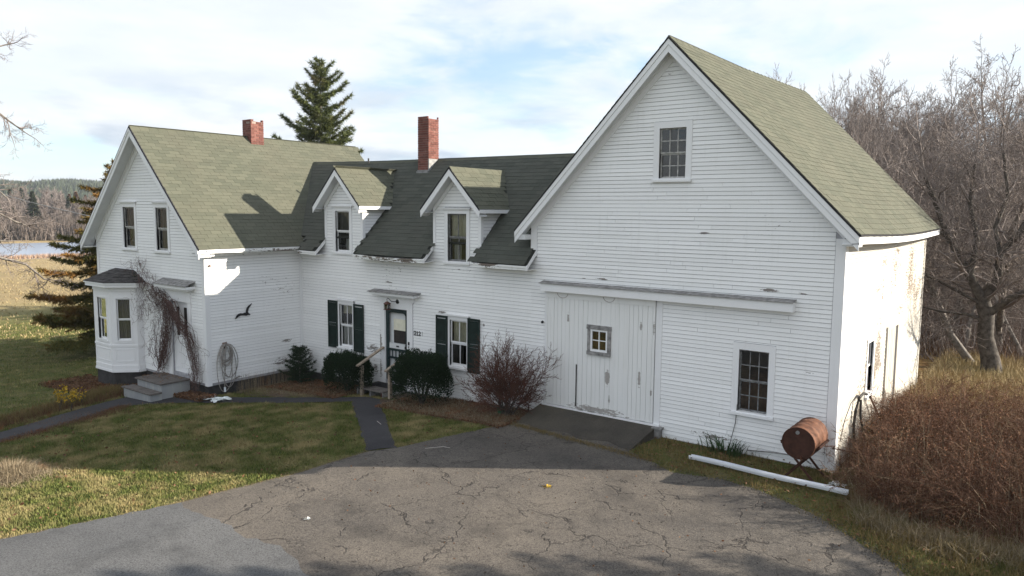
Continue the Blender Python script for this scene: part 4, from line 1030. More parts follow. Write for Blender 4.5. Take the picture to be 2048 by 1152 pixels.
# bay window
bm_ = MB(); Zt = 2.50
pl = [(BX1,-LM), (BX1,-LM-.22), (BF1,-4.108), (BF0,-4.108), (BX0,-LM-.22), (BX0,-LM)]
bfr = []
def wallpiece(mb, F, L, holes):
    zz = sorted(set([ZB, Zt]+[h[2] for h in holes]+[h[3] for h in holes]))
    for c0, c1 in zip(zz, zz[1:]):
        for (a, b, a1, b1) in segs(lambda z: (0, L), holes, c0+.001, c1-.001): F.box(mb, a, b, -.08, 0, c0, c1)
BH = []
for i in range(5):
    p, q = Vector((*pl[i], 0)), Vector((*pl[i+1], 0)); U = (q-p); L_ = U.length; U.normalize(); Nn = Vector((U.y, -U.x, 0))
    ctr = Vector((-21.2, -3.2, 0))
    if Nn.dot((p+q)/2-ctr) < 0: Nn = -Nn
    F_ = Fr(p, U, Nn); h = []
    if i == 1: h = [(L_/2-.20, L_/2+.21, .80, 2.13)]
    if i == 2: h = [(L_/2-.30, L_/2+.28, .80, 2.13)]
    wallpiece(bm_, F_, L_, h)
    if i == 2: F_.box(bm_, 0, L_, .0, .02, .60, .66)
    else: F_.box(bm_, .0, L_, .0, .02, .60, .66)
    F_.box(bm_, .02, L_-.02, .0, .018, ZB, -.0); F_.box(bm_, 0, L_, 0, .03, ZB-.02, ZB+.05)
    if i in (1, 2):
        F_.box(bm_, .1, L_-.1, 0, .012, .12, .14); F_.box(bm_, .1, L_-.1, 0, .012, .50, .52); F_.box(bm_, .1, .12, 0, .0115, .14, .50); F_.box(bm_, L_-.12, L_-.1, 0, .0115, .14, .50)
    F_.box(bm_, .0, L_, 0, .025, 2.36, 2.50)
    BH.append((F_, h))
bay = obj('bay_window', bm_, M['trim'], house)
for F_, h in BH:
    for hh in h: window(house, F_, *hh, casing=.04, top=.05, sash=M['trim'], cap=False, cur=[(0, 1, 0, 1, M['drape'])], sillw=.01, stile=.03, bar=.035, proud=.016)
c = MB(); po = [(-19.86,-LM-.005), (-19.86,-LM-.30), (-20.52,-4.31), (-21.81,-4.31), (-22.48,-LM-.30), (-22.48,-LM-.005)]
for z0, z1, g_ in ((2.50, 2.60, 0), (2.60, 2.64, .03)):
    P = [(x+(g_ if x > -21 else -g_), y-(g_ if y < -LM-.1 else 0), z0) for x, y in po]; Q = [(x, y, z1) for x, y, z in P]; n = len(P)
    c.add(P+Q, [tuple(range(n)), tuple(range(n, 2*n))[::-1]]+[(i, i+n, (i+1) % n+n, (i+1) % n) for i in range(n)])
obj('cornice', c, M['trim'], bay)
c = MB(); P = [(x+(.04 if x > -21 else -.04), y-(.04 if y < -LM-.1 else 0), 2.645) for x, y in po]; T = [(-20.55,-LM-.005,3.0), (-20.75,-LM-.12,3.0), (-21.6,-LM-.12,3.0), (-21.8,-LM-.005,3.0)]
c.add(P+T, [(0,1,7,6)[::-1] if False else (6,7,1,0), (7,2,1), (7,8,3,2), (8,4,3), (9,5,4,8), (6,9,8,7)])
baro = obj('bay_roof', c, M['deck'], house)
c = MB()   # dark shingle courses of the bay's hipped roof
def courses(q0, q1, t0, t1, k):
    q0, q1, t0, t1 = map(Vector, (q0, q1, t0, t1)); nn = (q1-q0).cross(t0-q0).normalized()
    if nn.z < 0: nn = -nn
    for i in range(k):
        a, b = i/k, (i+1.15)/k; b = min(b, 1)
        A0, A1 = q0.lerp(t0, a), q1.lerp(t1, a); B0, B1 = q0.lerp(t0, b), q1.lerp(t1, b); L_ = (A1-A0).length; m_ = max(1, int(L_/.28))
        for j in range(m_):
            u, v = j/m_, (j+.97)/m_; lift = .014+rnd.uniform(0, .012)
            c.hexa([A0.lerp(A1,u)+nn*.002, A0.lerp(A1,v)+nn*.002, B0.lerp(B1,v), B0.lerp(B1,u), A0.lerp(A1,u)+nn*lift, A0.lerp(A1,v)+nn*lift, B0.lerp(B1,v)+nn*.006, B0.lerp(B1,u)+nn*.006])
courses(P[1], P[0], T[1], T[0], 4); courses(P[2], P[1], T[1], T[1], 5); courses(P[3], P[2], T[2], T[1], 5); courses(P[4], P[3], T[2], T[2], 5)
M['wornshingle'] = simple('worn_dark_shingles', (.030,.028,.030), .95, c2=(.095,.088,.085), scale=7, bump=.6)
obj('shingle_course', c, M['wornshingle'], baro)
# front door of the house: frame, canopy, two narrow lights
c = MB(); FM.box(c, -18.54, -18.36, 0, .03, -.15, 2.20); FM.box(c, -17.41, -17.23, 0, .03, -.15, 2.20); FM.box(c, -18.36, -17.41, 0, .029, 2.185, 2.21); FM.box(c, -18.56, -17.21, 0, .05, 2.2, 2.56)
fr = obj('door_frame', c, M['trim'], house)
c = MB(); FM.box(c, -18.66, -17.08, 0, .22, 2.56, 2.62); FM.box(c, -18.74, -16.98, 0, .31, 2.62, 2.70); obj('canopy', c, M['trim'], fr)
c = MB(); c.hexa([FM.p(-18.78,.35,2.703),FM.p(-16.95,.35,2.703),FM.p(-16.95,0,2.84),FM.p(-18.78,0,2.84),FM.p(-18.78,.35,2.725),FM.p(-16.95,.35,2.725),FM.p(-16.95,0,2.862),FM.p(-18.78,0,2.862)]); obj('canopy_top', c, M['greywood'], fr)
c = MB(); FM.box(c, -18.35, -17.42, -.10, -.05, .02, 2.18)
for a, b, z0, z1 in ((-18.28,-17.93,.15,1.0),(-17.84,-17.49,.15,1.0)):
    FM.box(c, a, b, -.05, -.035, z0, z0+.02); FM.box(c, a, b, -.05, -.035, z1-.02, z1); FM.box(c, a, a+.02, -.05, -.035, z0+.02, z1-.02); FM.box(c, b-.02, b, -.05, -.035, z0+.02, z1-.02)
fd = obj('front_door', c, M['trim'], house)
for a in (-18.14, -17.72):
    c = MB(); FM.box(c, a, a+.15, -.052, -.040, 1.15, 2.02); obj('pane', c, M['darkroom'], fd)
c = MB(); c.tube([FM.p(-17.50,-.04,1.05), FM.p(-17.50,.02,1.05)], .03, 8, True); obj('handle', c, M['iron'], fd)
# ------------------------------------------------------------------ loose things
SX, SY = -.37, -1.14
dz_ = .745; DR = .305; DL = .88
drum = empty('oil_drum', (SX, SY+.44, dz_-DR), 'rusty red-brown steel drum lying on a crossed stand by the barn corner', 'oil drum')
prof = [(0,.30),(.012,.308),(.025,.296),(.06,.296),(.275,.296),(.29,.308),(.305,.296),(.43,.294),(.575,.296),(.59,.308),(.605,.296),(.82,.296),(.855,.296),(.868,.308),(.88,.30)]
m = MB(); n = 36
for y, r in prof:
    for k in range(n): a = 2*math.pi*k/n; m.v.append((SX+r*math.cos(a), SY+y, dz_+r*math.sin(a)))
for i in range(len(prof)-1):
    for k in range(n): m.f.append((i*n+k, (i+1)*n+k, (i+1)*n+(k+1) % n, i*n+(k+1) % n))
obj('shell', m, M['rust'], drum, True)
for y in (.014, .866):
    m = MB(); c0 = len(m.v); m.v += [(SX+.298*math.cos(2*math.pi*k/n), SY+y, dz_+.298*math.sin(2*math.pi*k/n)) for k in range(n)]; m.f.append(tuple(range(n)))
    obj('drum_head', m, M['rustdark'] if y < .1 else M['rust'], drum)
m = MB(); m.tube([(SX-.02, SY+.016, dz_+.20), (SX-.02, SY-.012, dz_+.20)], .034, 14, True); obj('bung', m, M['lead'], drum)
m = MB(); m.tube([(SX+.07, SY+.016, dz_-.24), (SX+.07, SY-.03, dz_-.24), (SX+.07, SY-.03, dz_-.30)], .014, 8, True); obj('tap', m, M['rust'], drum)
st = empty('drum_stand', (SX, SY+.44, 0), 'crossed angle-iron stand that carries the rusty drum', 'stand')
for y in (SY+.14, SY+.74):
    for sg in (1, -1):
        m = MB(); a = Vector((SX-sg*.36, y+.012*sg, dz_-.04)); b = Vector((SX+sg*.33, y+.012*sg, -.06)); m.beam(a, b, .045, .006, (0,1,0)); m.beam(a+Vector((0,.02*sg,0)), b+Vector((0,.02*sg,0)), .006, .04, (0,1,0)); obj('leg', m, M['rustdark'], st)
for sg in (1, -1):
    m = MB(); m.beam((SX+sg*.335, SY+.1, dz_-.07), (SX+sg*.335, SY+.78, dz_-.07), .03, .03); obj('side_bar', m, M['rustdark'], st)
m = MB(); m.beam((SX, SY+.14, .33), (SX, SY+.74, .33), .03, .03); obj('cross_bar', m, M['rustdark'], st)
# gutter lying in the grass
a = Vector((-2.50, -1.09, .0)); b = Vector((.555, -1.27, .02)); d = (b-a).normalized(); sd_ = Vector((-d.y, d.x, 0))
m = MB(); pr_ = [(-.055,.075),(-.055,.0),(.045,.0),(.062,.045),(.062,.078),(.052,.078)]
t = .004
for i in range(13):
    c = a.lerp(b, i/12)+Vector((0,0,.008*math.sin(i*.7)))
    for (x, z) in pr_: m.v.append(tuple(c-sd_*x+Vector((0,0,z))))
    for (x, z) in pr_: m.v.append(tuple(c-sd_*x*.93+Vector((0,0,z*.96+t))))
k = len(pr_)
for i in range(12):
    for j in range(k-1):
        o = i*2*k+j; m.f.append((o, o+1, o+1+2*k, o+2*k)); o2 = o+k; m.f.append((o2, o2+2*k, o2+1+2*k, o2+1))
tag(obj('gutter', m, M['vinyl'], org=a), 'long white metal gutter lying on the grass verge beside the driveway', 'gutter')
# metal gull on the house's side wall
pts = [(1148,535),(1156,515),(1168,501),(1184,495),(1200,497),(1208,492),(1214,494),(1219,489),(1221,474),(1226,458),(1238,445),(1261,427),(1254,443),(1242,458),(1236,474),(1233,488),(1240,498),(1249,503),(1246,510),(1232,508),(1222,514),(1206,511),(1186,512),(1170,519),(1158,531)]
m = MB(); P = []
for cx, cy in pts:
    px, py = cx/3.3875+130, cy/3.3875+480
    y = -2.405+(px-470)/30*.522; z = 2.112-(py-607)*.0150+(500-px)*.0016; P.append((y, z))
n = len(P)
from mathutils.geometry import tessellate_polygon
tri = tessellate_polygon([[Vector((y, z, 0)) for y, z in P]])
m.v = [(XM+.045, y, z) for y, z in P]+[(XM+.033, y, z) for y, z in P]
m.f = [t for t in tri]+[(t[0]+n, t[2]+n, t[1]+n) for t in tri]+[(i, (i+1) % n, (i+1) % n+n, i+n) for i in range(n)]
m.tube([(XM+.015, -2.0, 1.85), (XM+.035, -2.0, 1.85)], .01, 5)
tag(obj('gull_ornament', m, M['iron'], org=(XM+.03, -2.1, 1.9)), 'black metal seagull silhouette fixed on the house side wall', 'wall ornament')
m = MB(); m.tube([(XM+.02, -3.2, 3.33), (XM+.07, -3.2, 3.33)], .03, 8, True); m.tube([(XM+.07, -3.2, 3.33), (XM+.07, -3.2, 3.26)], .012, 6)
tag(obj('wall_hook', m, M['rust'], org=(XM+.02, -3.2, 3.33)), 'small rusty bracket high on the corner of the gabled house', 'bracket')
# hose coiled on its hanger
hz = empty('garden_hose', (XM+.1, -2.8, -.4), 'long faded garden hose looped over a hanger on the house side wall', 'garden hose')
m = MB(); rnd = random.Random(3)
def loop(cy, top, wid, hgt, n=26, off=0):
    P = []
    for k in range(n+1):
        a = 2*math.pi*k/n
        y = cy+wid*math.sin(a)*(1-.25*math.cos(a)); z = top-hgt/2+hgt/2*math.cos(a); P.append((XM+.07+off+.02*math.sin(a*2), y+.012*math.sin(a*3+off*60), z))
    return P
for i in range(6): m.tube(loop(-2.80+rnd.uniform(-.02,.02), 1.0+rnd.uniform(-.01,.03), .17+.02*rnd.random(), .50+.05*i*rnd.random(), off=.012*i), .0125, 6)
m.tube(loop(-2.86, 1.0, .24, 1.42, off=.03), .0125, 6); m.tube(loop(-2.72, 1.0, .22, 1.30, off=.05), .0125, 6); m.tube(loop(-2.70, .99, .26, 1.0, off=.06), .0125, 6)
m.tube(loop(-2.76, .96, .13, .95, off=.07), .0125, 6)
m.tube([(XM+.08,-2.80,.95),(XM+.09,-2.82,.3),(XM+.08,-2.86,-.1),(XM+.12,-2.88,-.30)], .0125, 6)
obj('hose', m, M['hose'], hz, True)
m = MB(); m.tube([(XM+.02,-2.80,1.02),(XM+.12,-2.80,1.0),(XM+.14,-2.80,1.07)], .012, 6); m.tube([(XM+.07,-2.92,.93),(XM+.09,-2.86,1.0),(XM+.09,-2.74,1.0),(XM+.07,-2.68,.93)], .016, 6); m.box(XM+.02, XM+.03, -2.86, -2.74, .86, 1.04); obj('hanger', m, M['rust'], hz)
m = MB(); m.tube([(XM+.12,-2.88,-.28),(XM+.13,-2.885,-.42)], .03, 8, True); obj('nozzle', m, M['vinyl'], hz)
# white sheet crumpled on the ground
m = MB(); rnd = random.Random(9); nx_, ny_ = 12, 8
for i in range(nx_+1):
    for j in range(ny_+1):
        u, v = i/nx_-.5, j/ny_-.5; e = 1+.25*math.sin(i*2.1+j)
        x = -15.95+u*.95*e+v*.15; y = -3.50+v*.45*e+.1*math.sin(u*9); m.v.append((x, y, gz(x, y)+.02+.09*abs(math.sin(u*11+v*7))*rnd.uniform(.4, 1)))
for i in range(nx_):
    for j in range(ny_):
        if (i in (0, nx_-1) and j % 3 == 0) or (j == 0 and i % 4 == 1): continue
        o = i*(ny_+1)+j; m.f.append((o, o+ny_+1, o+ny_+2, o+1))
tag(obj('plastic_sheet', m, M['tarp'], org=(-15.95,-3.5,-.5)), 'crumpled white plastic sheet on the ground below the hose', 'sheet')
# litter
def scrap(name, x, y, s, label, cat, mat, seed):
    rnd = random.Random(seed); m = MB(); n = 7
    for i in range(n):
        for j in range(n):
            u, v = i/(n-1)-.5, j/(n-1)-.5; m.v.append((x+u*s*rnd.uniform(.8,1.2), y+v*s*.7*rnd.uniform(.8,1.2), gz(x,y)+.02+rnd.uniform(0, .3)*s*(1-abs(u)-abs(v)*.5)))
    for i in range(n-1):
        for j in range(n-1):
            if rnd.random() < .12: continue
            o = i*n+j; m.f.append((o, o+n, o+n+1, o+1))
    tag(obj(name, m, mat, org=(x, y, gz(x, y))), label, cat)
scrap('paper_scrap', .25, -.72, .28, 'crumpled white scrap in the grass right of the drum stand', 'litter', M['tarp'], 2)
scrap('plastic_tub', 1.62, -2.22, .22, 'white plastic scrap at the foot of the bramble thicket', 'litter', M['tarp'], 5)
# stoop with rails
sp = empty('wooden_stoop', (-12.3, -.45, -.3), 'small weathered wooden stoop with two sloping handrails at the storm door', 'steps')
for k in range(6):
    m = MB(); y = -.89+k*.147; m.box(-12.86, -11.74, y, y+.137, -.135+.003*(k % 2), -.10+.003*(k % 2)); obj('tread_board', m, M['deckwood'], sp)
m = MB()
for x in (-12.84, -12.3, -11.78): m.box(x, x+.035, -.87, -.02, -.40, -.137)
obj('joist', m, M['greywood'], sp)
m = MB(); m.box(-11.86, -11.755, -.86, -.76, -.42, -.137); obj('block', m, M['rustdark'], sp)
for x in (-12.60, -11.45):
    m = MB(); m.box(x-.042, x+.042, -.93, -.845, -.42, .55); obj('post', m, M['rail'], sp)
    m = MB(); m.beam((x+.0, -1.06, .56), (x, -.04, .96), .09, .045); obj('handrail', m, M['rail'], sp)
m = MB(); m.box(-12.72, -12.48, -.55, -.08, -.096, -.085); obj_ = tag(obj('door_mat', m, M['mat'], org=(-12.6,-.3,-.1)), 'narrow black mat on the left edge of the stoop', 'door mat')
m = MB(); m.box(-12.42, -11.80, -.50, -.06, -.096, -.080); tag(obj('door_mat', m, M['mat'], org=(-12.1,-.3,-.1)), 'black rubber mat in front of the storm door', 'door mat')
# front steps of the house
fs = empty('front_steps', (-18.1, -4, -.6), 'two peeling grey wooden steps below the vine-covered front door', 'steps')
m = MB(); m.box(-18.80, -17.42, -4.24, -4.20, -.62, -.135); m.box(-17.46, -17.42, -4.20, -3.36, -.62, -.135); m.box(-18.80, -18.76, -4.20, -3.36, -.62, -.135)
obj('step_frame', m, M['step'], fs)
for k in range(6):
    m = MB(); y = -4.29+k*.155; m.box(-18.86, -17.38, y, y+.147, -.133, -.095+.004*(k % 2)); obj('tread_board', m, M['deckwood'], fs)
m = MB(); m.box(-18.92, -17.36, -4.60, -4.57, -.66, -.36); m.box(-17.40, -17.36, -4.57, -4.26, -.66, -.36); m.box(-18.92, -18.88, -4.57, -4.26, -.66, -.36); obj('step_frame', m, M['step'], fs)
for k in range(2):
    m = MB(); y = -4.64+k*.185; m.box(-18.98, -17.31, y, y+.177, -.358, -.32); obj('tread_board', m, M['deckwood'], fs)
m = MB(); rnd = random.Random(5)
for k in range(260):
    x = rnd.uniform(-18.8, -17.5); y = rnd.uniform(-4.2, -3.5) if rnd.random() < .5 else rnd.uniform(-3.8, -3.42); 
    if x < -18.2 or rnd.random() < .3: s = rnd.uniform(.02, .05); a = rnd.uniform(0, 6.3); z = -.088+rnd.uniform(0, .06); m.add([(x, y, z), (x+s*math.cos(a), y+s*math.sin(a), z+.02), (x+s*math.cos(a+1), y+s*math.sin(a+1), z)], [(0,1,2)])
tag(obj('fallen_leaves', m, M['leaflitter'], org=(-18.2,-3.8,-.09)), 'brown dead leaves scattered over the top front step', 'leaves', kind='stuff')
# lantern beside the storm door
ln = empty('wall_lantern', (-12.13, -.2, 2.2), 'small copper carriage lantern on a curled arm above the storm door', 'lantern')
X0, Y0_, Z0_ = -12.26, -.20, 2.24
m = MB(); m.tube([(-12.0,-.035,2.36),(-12.0,-.05,2.36)], .065, 14, True); obj('back_plate', m, M['iron'], ln)
m = MB(); m.tube([(-12.0,-.05,2.36),(-12.05,-.12,2.36),(-12.12,-.17,2.37),(-12.18,-.19,2.43),(-12.24,-.2,2.46),(-12.27,-.2,2.42),(X0,-.2,2.37)], .010, 6); obj('arm', m, M['iron'], ln)
m = MB()
for a, b, z0, z1, q in ((.075,.075,2.12,2.14,0),(.068,.068,2.28,2.295,0)):
    m.box(X0-a, X0+a, Y0_-a, Y0_+a, z0, z1)
for sx in (-1, 1):
    for sy in (-1, 1): m.tube([(X0+sx*.06, Y0_+sy*.06, 2.14), (X0+sx*.062, Y0_+sy*.062, 2.28)], .006, 4)
m.add([(X0-.08,Y0_-.08,2.295),(X0+.08,Y0_-.08,2.295),(X0+.08,Y0_+.08,2.295),(X0-.08,Y0_+.08,2.295),(X0-.02,Y0_-.02,2.36),(X0+.02,Y0_-.02,2.36),(X0+.02,Y0_+.02,2.36),(X0-.02,Y0_+.02,2.36)],[(0,1,5,4),(1,2,6,5),(2,3,7,6),(3,0,4,7),(4,5,6,7)])
obj('lantern_cage', m, M['copper'], ln)
m = MB(); a = .055; m.add([(X0-a,Y0_-a,2.14),(X0+a,Y0_-a,2.14),(X0+a,Y0_+a,2.14),(X0-a,Y0_+a,2.14),(X0-a,Y0_-a,2.28),(X0+a,Y0_-a,2.28),(X0+a,Y0_+a,2.28),(X0-a,Y0_+a,2.28)],[(0,1,5,4),(1,2,6,5),(2,3,7,6),(3,0,4,7)]); obj('glass', m, M['glass'], ln)
m = MB(); m.tube([(X0,Y0_,2.14),(X0,Y0_,2.21)], .015, 8, True); obj('bulb', m, M['trim'], ln)
# doorbell and latch box
m = MB(); m.box(-11.58, -11.535, -.055, -.031, 1.14, 1.23); tag(obj('doorbell', m, M['iron'], org=(-11.55,-.04,1.2)), 'small black doorbell on the casing right of the storm door', 'doorbell')
m = MB(); m.box(-11.60, -11.54, -.075, -.031, .86, 1.02); m.box(-11.66, -11.54, -.09, -.06, .84, .88); tag(obj('latch_box', m, M['iron'], org=(-11.57,-.04,.9)), 'black latch box below the doorbell', 'latch')
m = MB(); m.box(-11.59, -11.545, -.04, -.031, 1.05, 1.11); tag(obj('small_plate', m, M['lead'], org=(-11.57,-.04,1.08)), 'small grey plate between doorbell and latch box', 'plate')
# house number 212
num = empty('house_number', (-11.23, -.03, 1.5), 'black digits 2 1 2 on the wall right of the storm door', 'house number')
SEG = {'2': [[(0,.75),(.05,.92),(.28,1.0),(.5,.92),(.58,.74),(.5,.55),(.02,.08),(0,0)],[(0,.03),(.62,.03),(.64,.2)]], '1': [[(.05,.8),(.3,1.0),(.3,0)],[(.05,.02),(.55,.02)]]}
for i, ch in enumerate('212'):
    m = MB()
    for st_ in SEG[ch]:
        for p, q in zip(st_, st_[1:]):
            a = Vector((-11.345+i*.085+p[0]*.095, -.022, 1.455+p[1]*.115)); b = Vector((-11.345+i*.085+q[0]*.095, -.022, 1.455+q[1]*.115))
            m.beam(a, b+(b-a)*.08, .008, .020, (b-a).cross(Vector((0,1,0))))
    obj('digit', m, M['iron'], num)
m = MB(); m.box(-11.375, -11.365, -.022, -.016, 1.44, 1.58); m.box(-11.05, -11.04, -.022, -.016, 1.45, 1.58); obj('plate_edge', m, M['greywood'], num)
# cables and hose by the barn's long wall
m = MB(); m.tube([(.10,1.25,.2),(.07,1.22,.6),(.08,1.28,.95),(.10,1.45,1.18),(.12,1.72,1.22),(.14,1.95,1.16)], .030, 7); m.tube([(.14,1.40,1.15),(.16,1.36,.8),(.2,1.5,.45),(.25,1.75,.1)], .026, 7)
tag(obj('rubber_hose', m, M['cable'], org=(.1,1.3,0)), 'thick black rubber hose arching up the barn side wall by the window', 'hose')
m = MB(); m.tube([(.06,.16,.55),(.05,.5,.9),(.05,.95,1.15),(.06,1.35,1.24)], .009, 5); tag(obj('thin_cable', m, M['cable'], org=(.06,.2,.5)), 'thin cable looping along the sunlit barn side wall', 'cable')
m = MB(); m.tube([(.10,2.5,1.0),(.14,3.1,.55),(.3,3.3,.1)], .022, 6); tag(obj('leaning_pipe', m, M['rustdark'], org=(.2,3.0,.1)), 'rusty pipe leaning below the side window of the barn', 'pipe')
m = MB(); m.tube([(-.03,-.03,.44),(.5,.02,.42),(1.0,.05,.46)], .012, 5); m.tube([(SX+.3,-.6,.62),(SX+.4,-.06,.5),(-.03,-.03,.44)], .010, 5); tag(obj('fuel_line', m, M['rustdark'], org=(0,0,.44)), 'thin dark pipe running from the drum round the barn corner', 'pipe')
m = MB(); m.tube([(-1.95,-.03,1.0),(-1.97,-.035,.6),(-2.03,-.05,.3),(-2.08,-.08,.05)], .007, 5); tag(obj('cord', m, M['cable'], org=(-2,-.03,0)), 'thin black cord hanging from the barn window down to the iris clump', 'cord')
m = MB(); m.tube([(-1.7,-.06,.07),(-1.2,-.035,.12),(-.6,-.04,.16),(-.3,-.5,.2)], .014, 5); tag(obj('ground_pipe', m, M['greywood'], org=(-1.2,-.04,0)), 'thin grey pipe along the foot of the barn front', 'pipe')
m = MB(); m.tube([(-7.10,-.35,.0),(-7.10,-.35,.22),(-7.14,-.42,.27),(-7.35,-.5,.2)], .014, 6); tag(obj('bent_pipe', m, M['iron'], org=(-7.1,-.35,0)), 'bent black pipe standing at the left edge of the ramp', 'pipe')
m = MB(); m.tube([(-7.62,-.75,-.06),(-7.62,-.75,.10)], [.10,.13], 12); tag(obj('plant_pot', m, M['hosegreen'], org=(-7.6,-.75,-.06)), 'dark green pot at the foot of the red-twigged bush', 'plant pot')
# overhead wire
m = MB(); A = Vector((-75,4,10.0)); B = Vector((-22.9,-3.0,4.55))
A = Vector((-58.8, 1.6, 8.05))
m.tube([A.lerp(B, t)-Vector((0,0,1.2*math.sin(math.pi*t)*.35)) for t in [k/14 for k in range(15)]], .014, 4)
tag(obj('utility_wire', m, M['lead'], org=B), 'grey overhead wire running from the far left to the house', 'wire')
m = MB(); m.tube([(-7.25,-3.9,-.045),(-7.0,-3.6,-.03),(-6.85,-3.55,-.04)], .008, 4); m.tube([(-9.8,-2.9,-.13),(-9.5,-3.05,-.12)], .008, 4)
tag(obj('fallen_twig', m, M['palebark'], org=(-9.6,-3,-.1)), 'pale broken twigs lying on the dark path', 'twig')
def leafthing(x, y, s, label, mat):
    m = MB(); rnd = random.Random(int(x*100)); z = gz(x, y)+.012
    for k in range(7):
        a = k*.9; m.add([(x,y,z),(x+s*math.cos(a),y+s*math.sin(a),z+.01),(x+s*.7*math.cos(a+.35),y+s*.7*math.sin(a+.35),z+.03)], [(0,1,2)])
    tag(obj('fallen_leaf', m, mat, org=(x,y,z)), label, 'leaf')
leafthing(-3.95, -4.15, .10, 'large yellow leaf on the sunlit driveway', M['yellowleaf'])
leafthing(-6.2, -7.77, .06, 'pale leaf on the left of the sunlit driveway', M['tarp'])



# ------------------------------------------------------------------ plants
class TB:                    # quick tubes and blades for twiggy things
    def __init__(s): s.V = []; s.F = []
    def tube(s, pts, rad, n=3):
        b = len(s.V); k = len(pts)
        for i, p in enumerate(pts):
            q = pts[min(i+1, k-1)]; o = pts[max(i-1, 0)]
            d = Vector((q[0]-o[0], q[1]-o[1], q[2]-o[2]));
            if d.length < 1e-9: d = Vector((0,0,1))
            d.normalize(); a = d.cross(Vector((.31,.47,.83)));
            if a.length < .05: a = d.orthogonal()
            a.normalize(); c = d.cross(a); r = rad[i]
            for j in range(n):
                t = 6.2832*j/n; ca, sa = math.cos(t)*r, math.sin(t)*r
                s.V.append((p[0]+a.x*ca+c.x*sa, p[1]+a.y*ca+c.y*sa, p[2]+a.z*ca+c.z*sa))
        for i in range(k-1):
            for j in range(n):
                j2 = (j+1) % n; A, B, C, D = b+i*n+j, b+i*n+j2, b+(i+1)*n+j2, b+(i+1)*n+j
                s.F.append((A, B, C)); s.F.append((A, C, D))
    def mesh(s, name, mat, org=(0,0,0)):
        V = np.array(s.V, dtype=np.float32)-np.array(org, dtype=np.float32)
        return npmesh(name, V, s.F, mat, 3)
def grow(tb_t, tb_c, rnd, p, d, L, r, lvl, maxl, up=.15, wig=.22, kids=(5, 6, 6, 5), spread=.75, minr=.006, tail=.35, trunk_lvls=0, sides=(8, 6, 4, 3, 3, 3)):
    n = 7 if lvl == 0 else (6 if lvl == 1 else 4)
    pts = [p.copy()]; rads = [r]; dirs = []
    q = p.copy(); dd = d.normalized()
    for i in range(n):
        dd = (dd+Vector((rnd.gauss(0, wig), rnd.gauss(0, wig), rnd.gauss(0, wig)))*.5+Vector((0,0,up*.5))).normalized()
        q = q+dd*(L/n); pts.append(q.copy()); dirs.append(dd.copy()); rads.append(max(minr, r*(1-(1-tail)*(i+1)/n)))
    (tb_t if lvl <= trunk_lvls else tb_c).tube(pts, rads, sides[min(lvl, 5)])
    if lvl >= maxl: return
    nk = kids[min(lvl, len(kids)-1)]
    t0 = .32 if lvl == 0 else .18
    for k in range(nk):
        t = t0+(1-t0)*(k+rnd.random()*.8)/nk; t = min(t, .999); i = min(int(t*n), n-1)
        base = pts[i].lerp(pts[i+1], t*n-i); bd = dirs[i]
        side = bd.orthogonal().normalized(); side.rotate(Matrix.Rotation(rnd.uniform(0, 6.283), 3, bd))
        nd = (bd*(1-spread*.55)+side*spread*rnd.uniform(.75, 1.15)).normalized()
        cl = L*(rnd.uniform(.42, .62))*(1.05-.35*t)
        grow(tb_t, tb_c, rnd, base, nd, cl, max(minr, rads[i]*rnd.uniform(.42, .62)), lvl+1, maxl, up, wig, kids, spread, minr, tail, trunk_lvls, sides)
    grow(tb_t, tb_c, rnd, pts[-1], dirs[-1], L*.42, max(minr, rads[-1]), lvl+1, maxl, up, wig, kids, spread, minr, tail, trunk_lvls, sides)
def tree_proto(seed, H, r, maxl, **kw):
    a, c = TB(), TB(); rnd = random.Random(seed)
    grow(a, c, rnd, Vector((0,0,-.3)), Vector((rnd.uniform(-.1,.1), rnd.uniform(-.1,.1), 1)), H, r, 0, maxl, **kw)
    return a, c
def place_tree(name, proto, x, y, rz, s, label, cat, group, z=None, mats=None, sxy=None):
    zz_ = ground_z(np.array(x), np.array(y)) if z is None else z
    root = empty(name, (x, y, float(zz_)), label, cat, group); root.rotation_euler = (0, 0, rz); root.scale = (sxy or s, sxy or s, s)
    for nm, me in zip(('trunk', 'crown'), proto):
        o = bpy.data.objects.new(nm, me); col.objects.link(o); o.parent = root
        if mats: pass
    return root
# --- bare woods behind the barn
protos = []
for i in range(7):
    H = [6.2, 5.6, 6.8, 5.2, 6.0, 7.4, 5.0][i]
    a, c = tree_proto(20+i, H, [.13, .11, .12, .10, .15, .085, .09][i], 5, up=[.10,.16,.05,.2,.08,.3,.2][i], wig=[.25,.2,.3,.22,.28,.12,.2][i], kids=[(7,6,5,4,2),(8,6,4,4,2),(7,6,5,4,2),(8,6,4,3,2),(7,7,5,3,3),(14,5,3,3,1),(9,6,4,3,2)][i], spread=[.85,.75,.9,.7,.85,.65,.7][i], minr=.0055)
    protos.append((a.mesh('bare_trunk', M['palebark'] if i == 5 else M['barkgrey']), c.mesh('bare_crown', M['twig'])))
rnd = random.Random(42); placed = []
desc = ['many-forked grey', 'upright grey', 'crooked grey', 'slender brown', 'broad spreading', 'straight pale-barked', 'thin brushy']
def front(x, y): return y > 15.2+.25*max(0, x)
cnt = 0; tries = 0
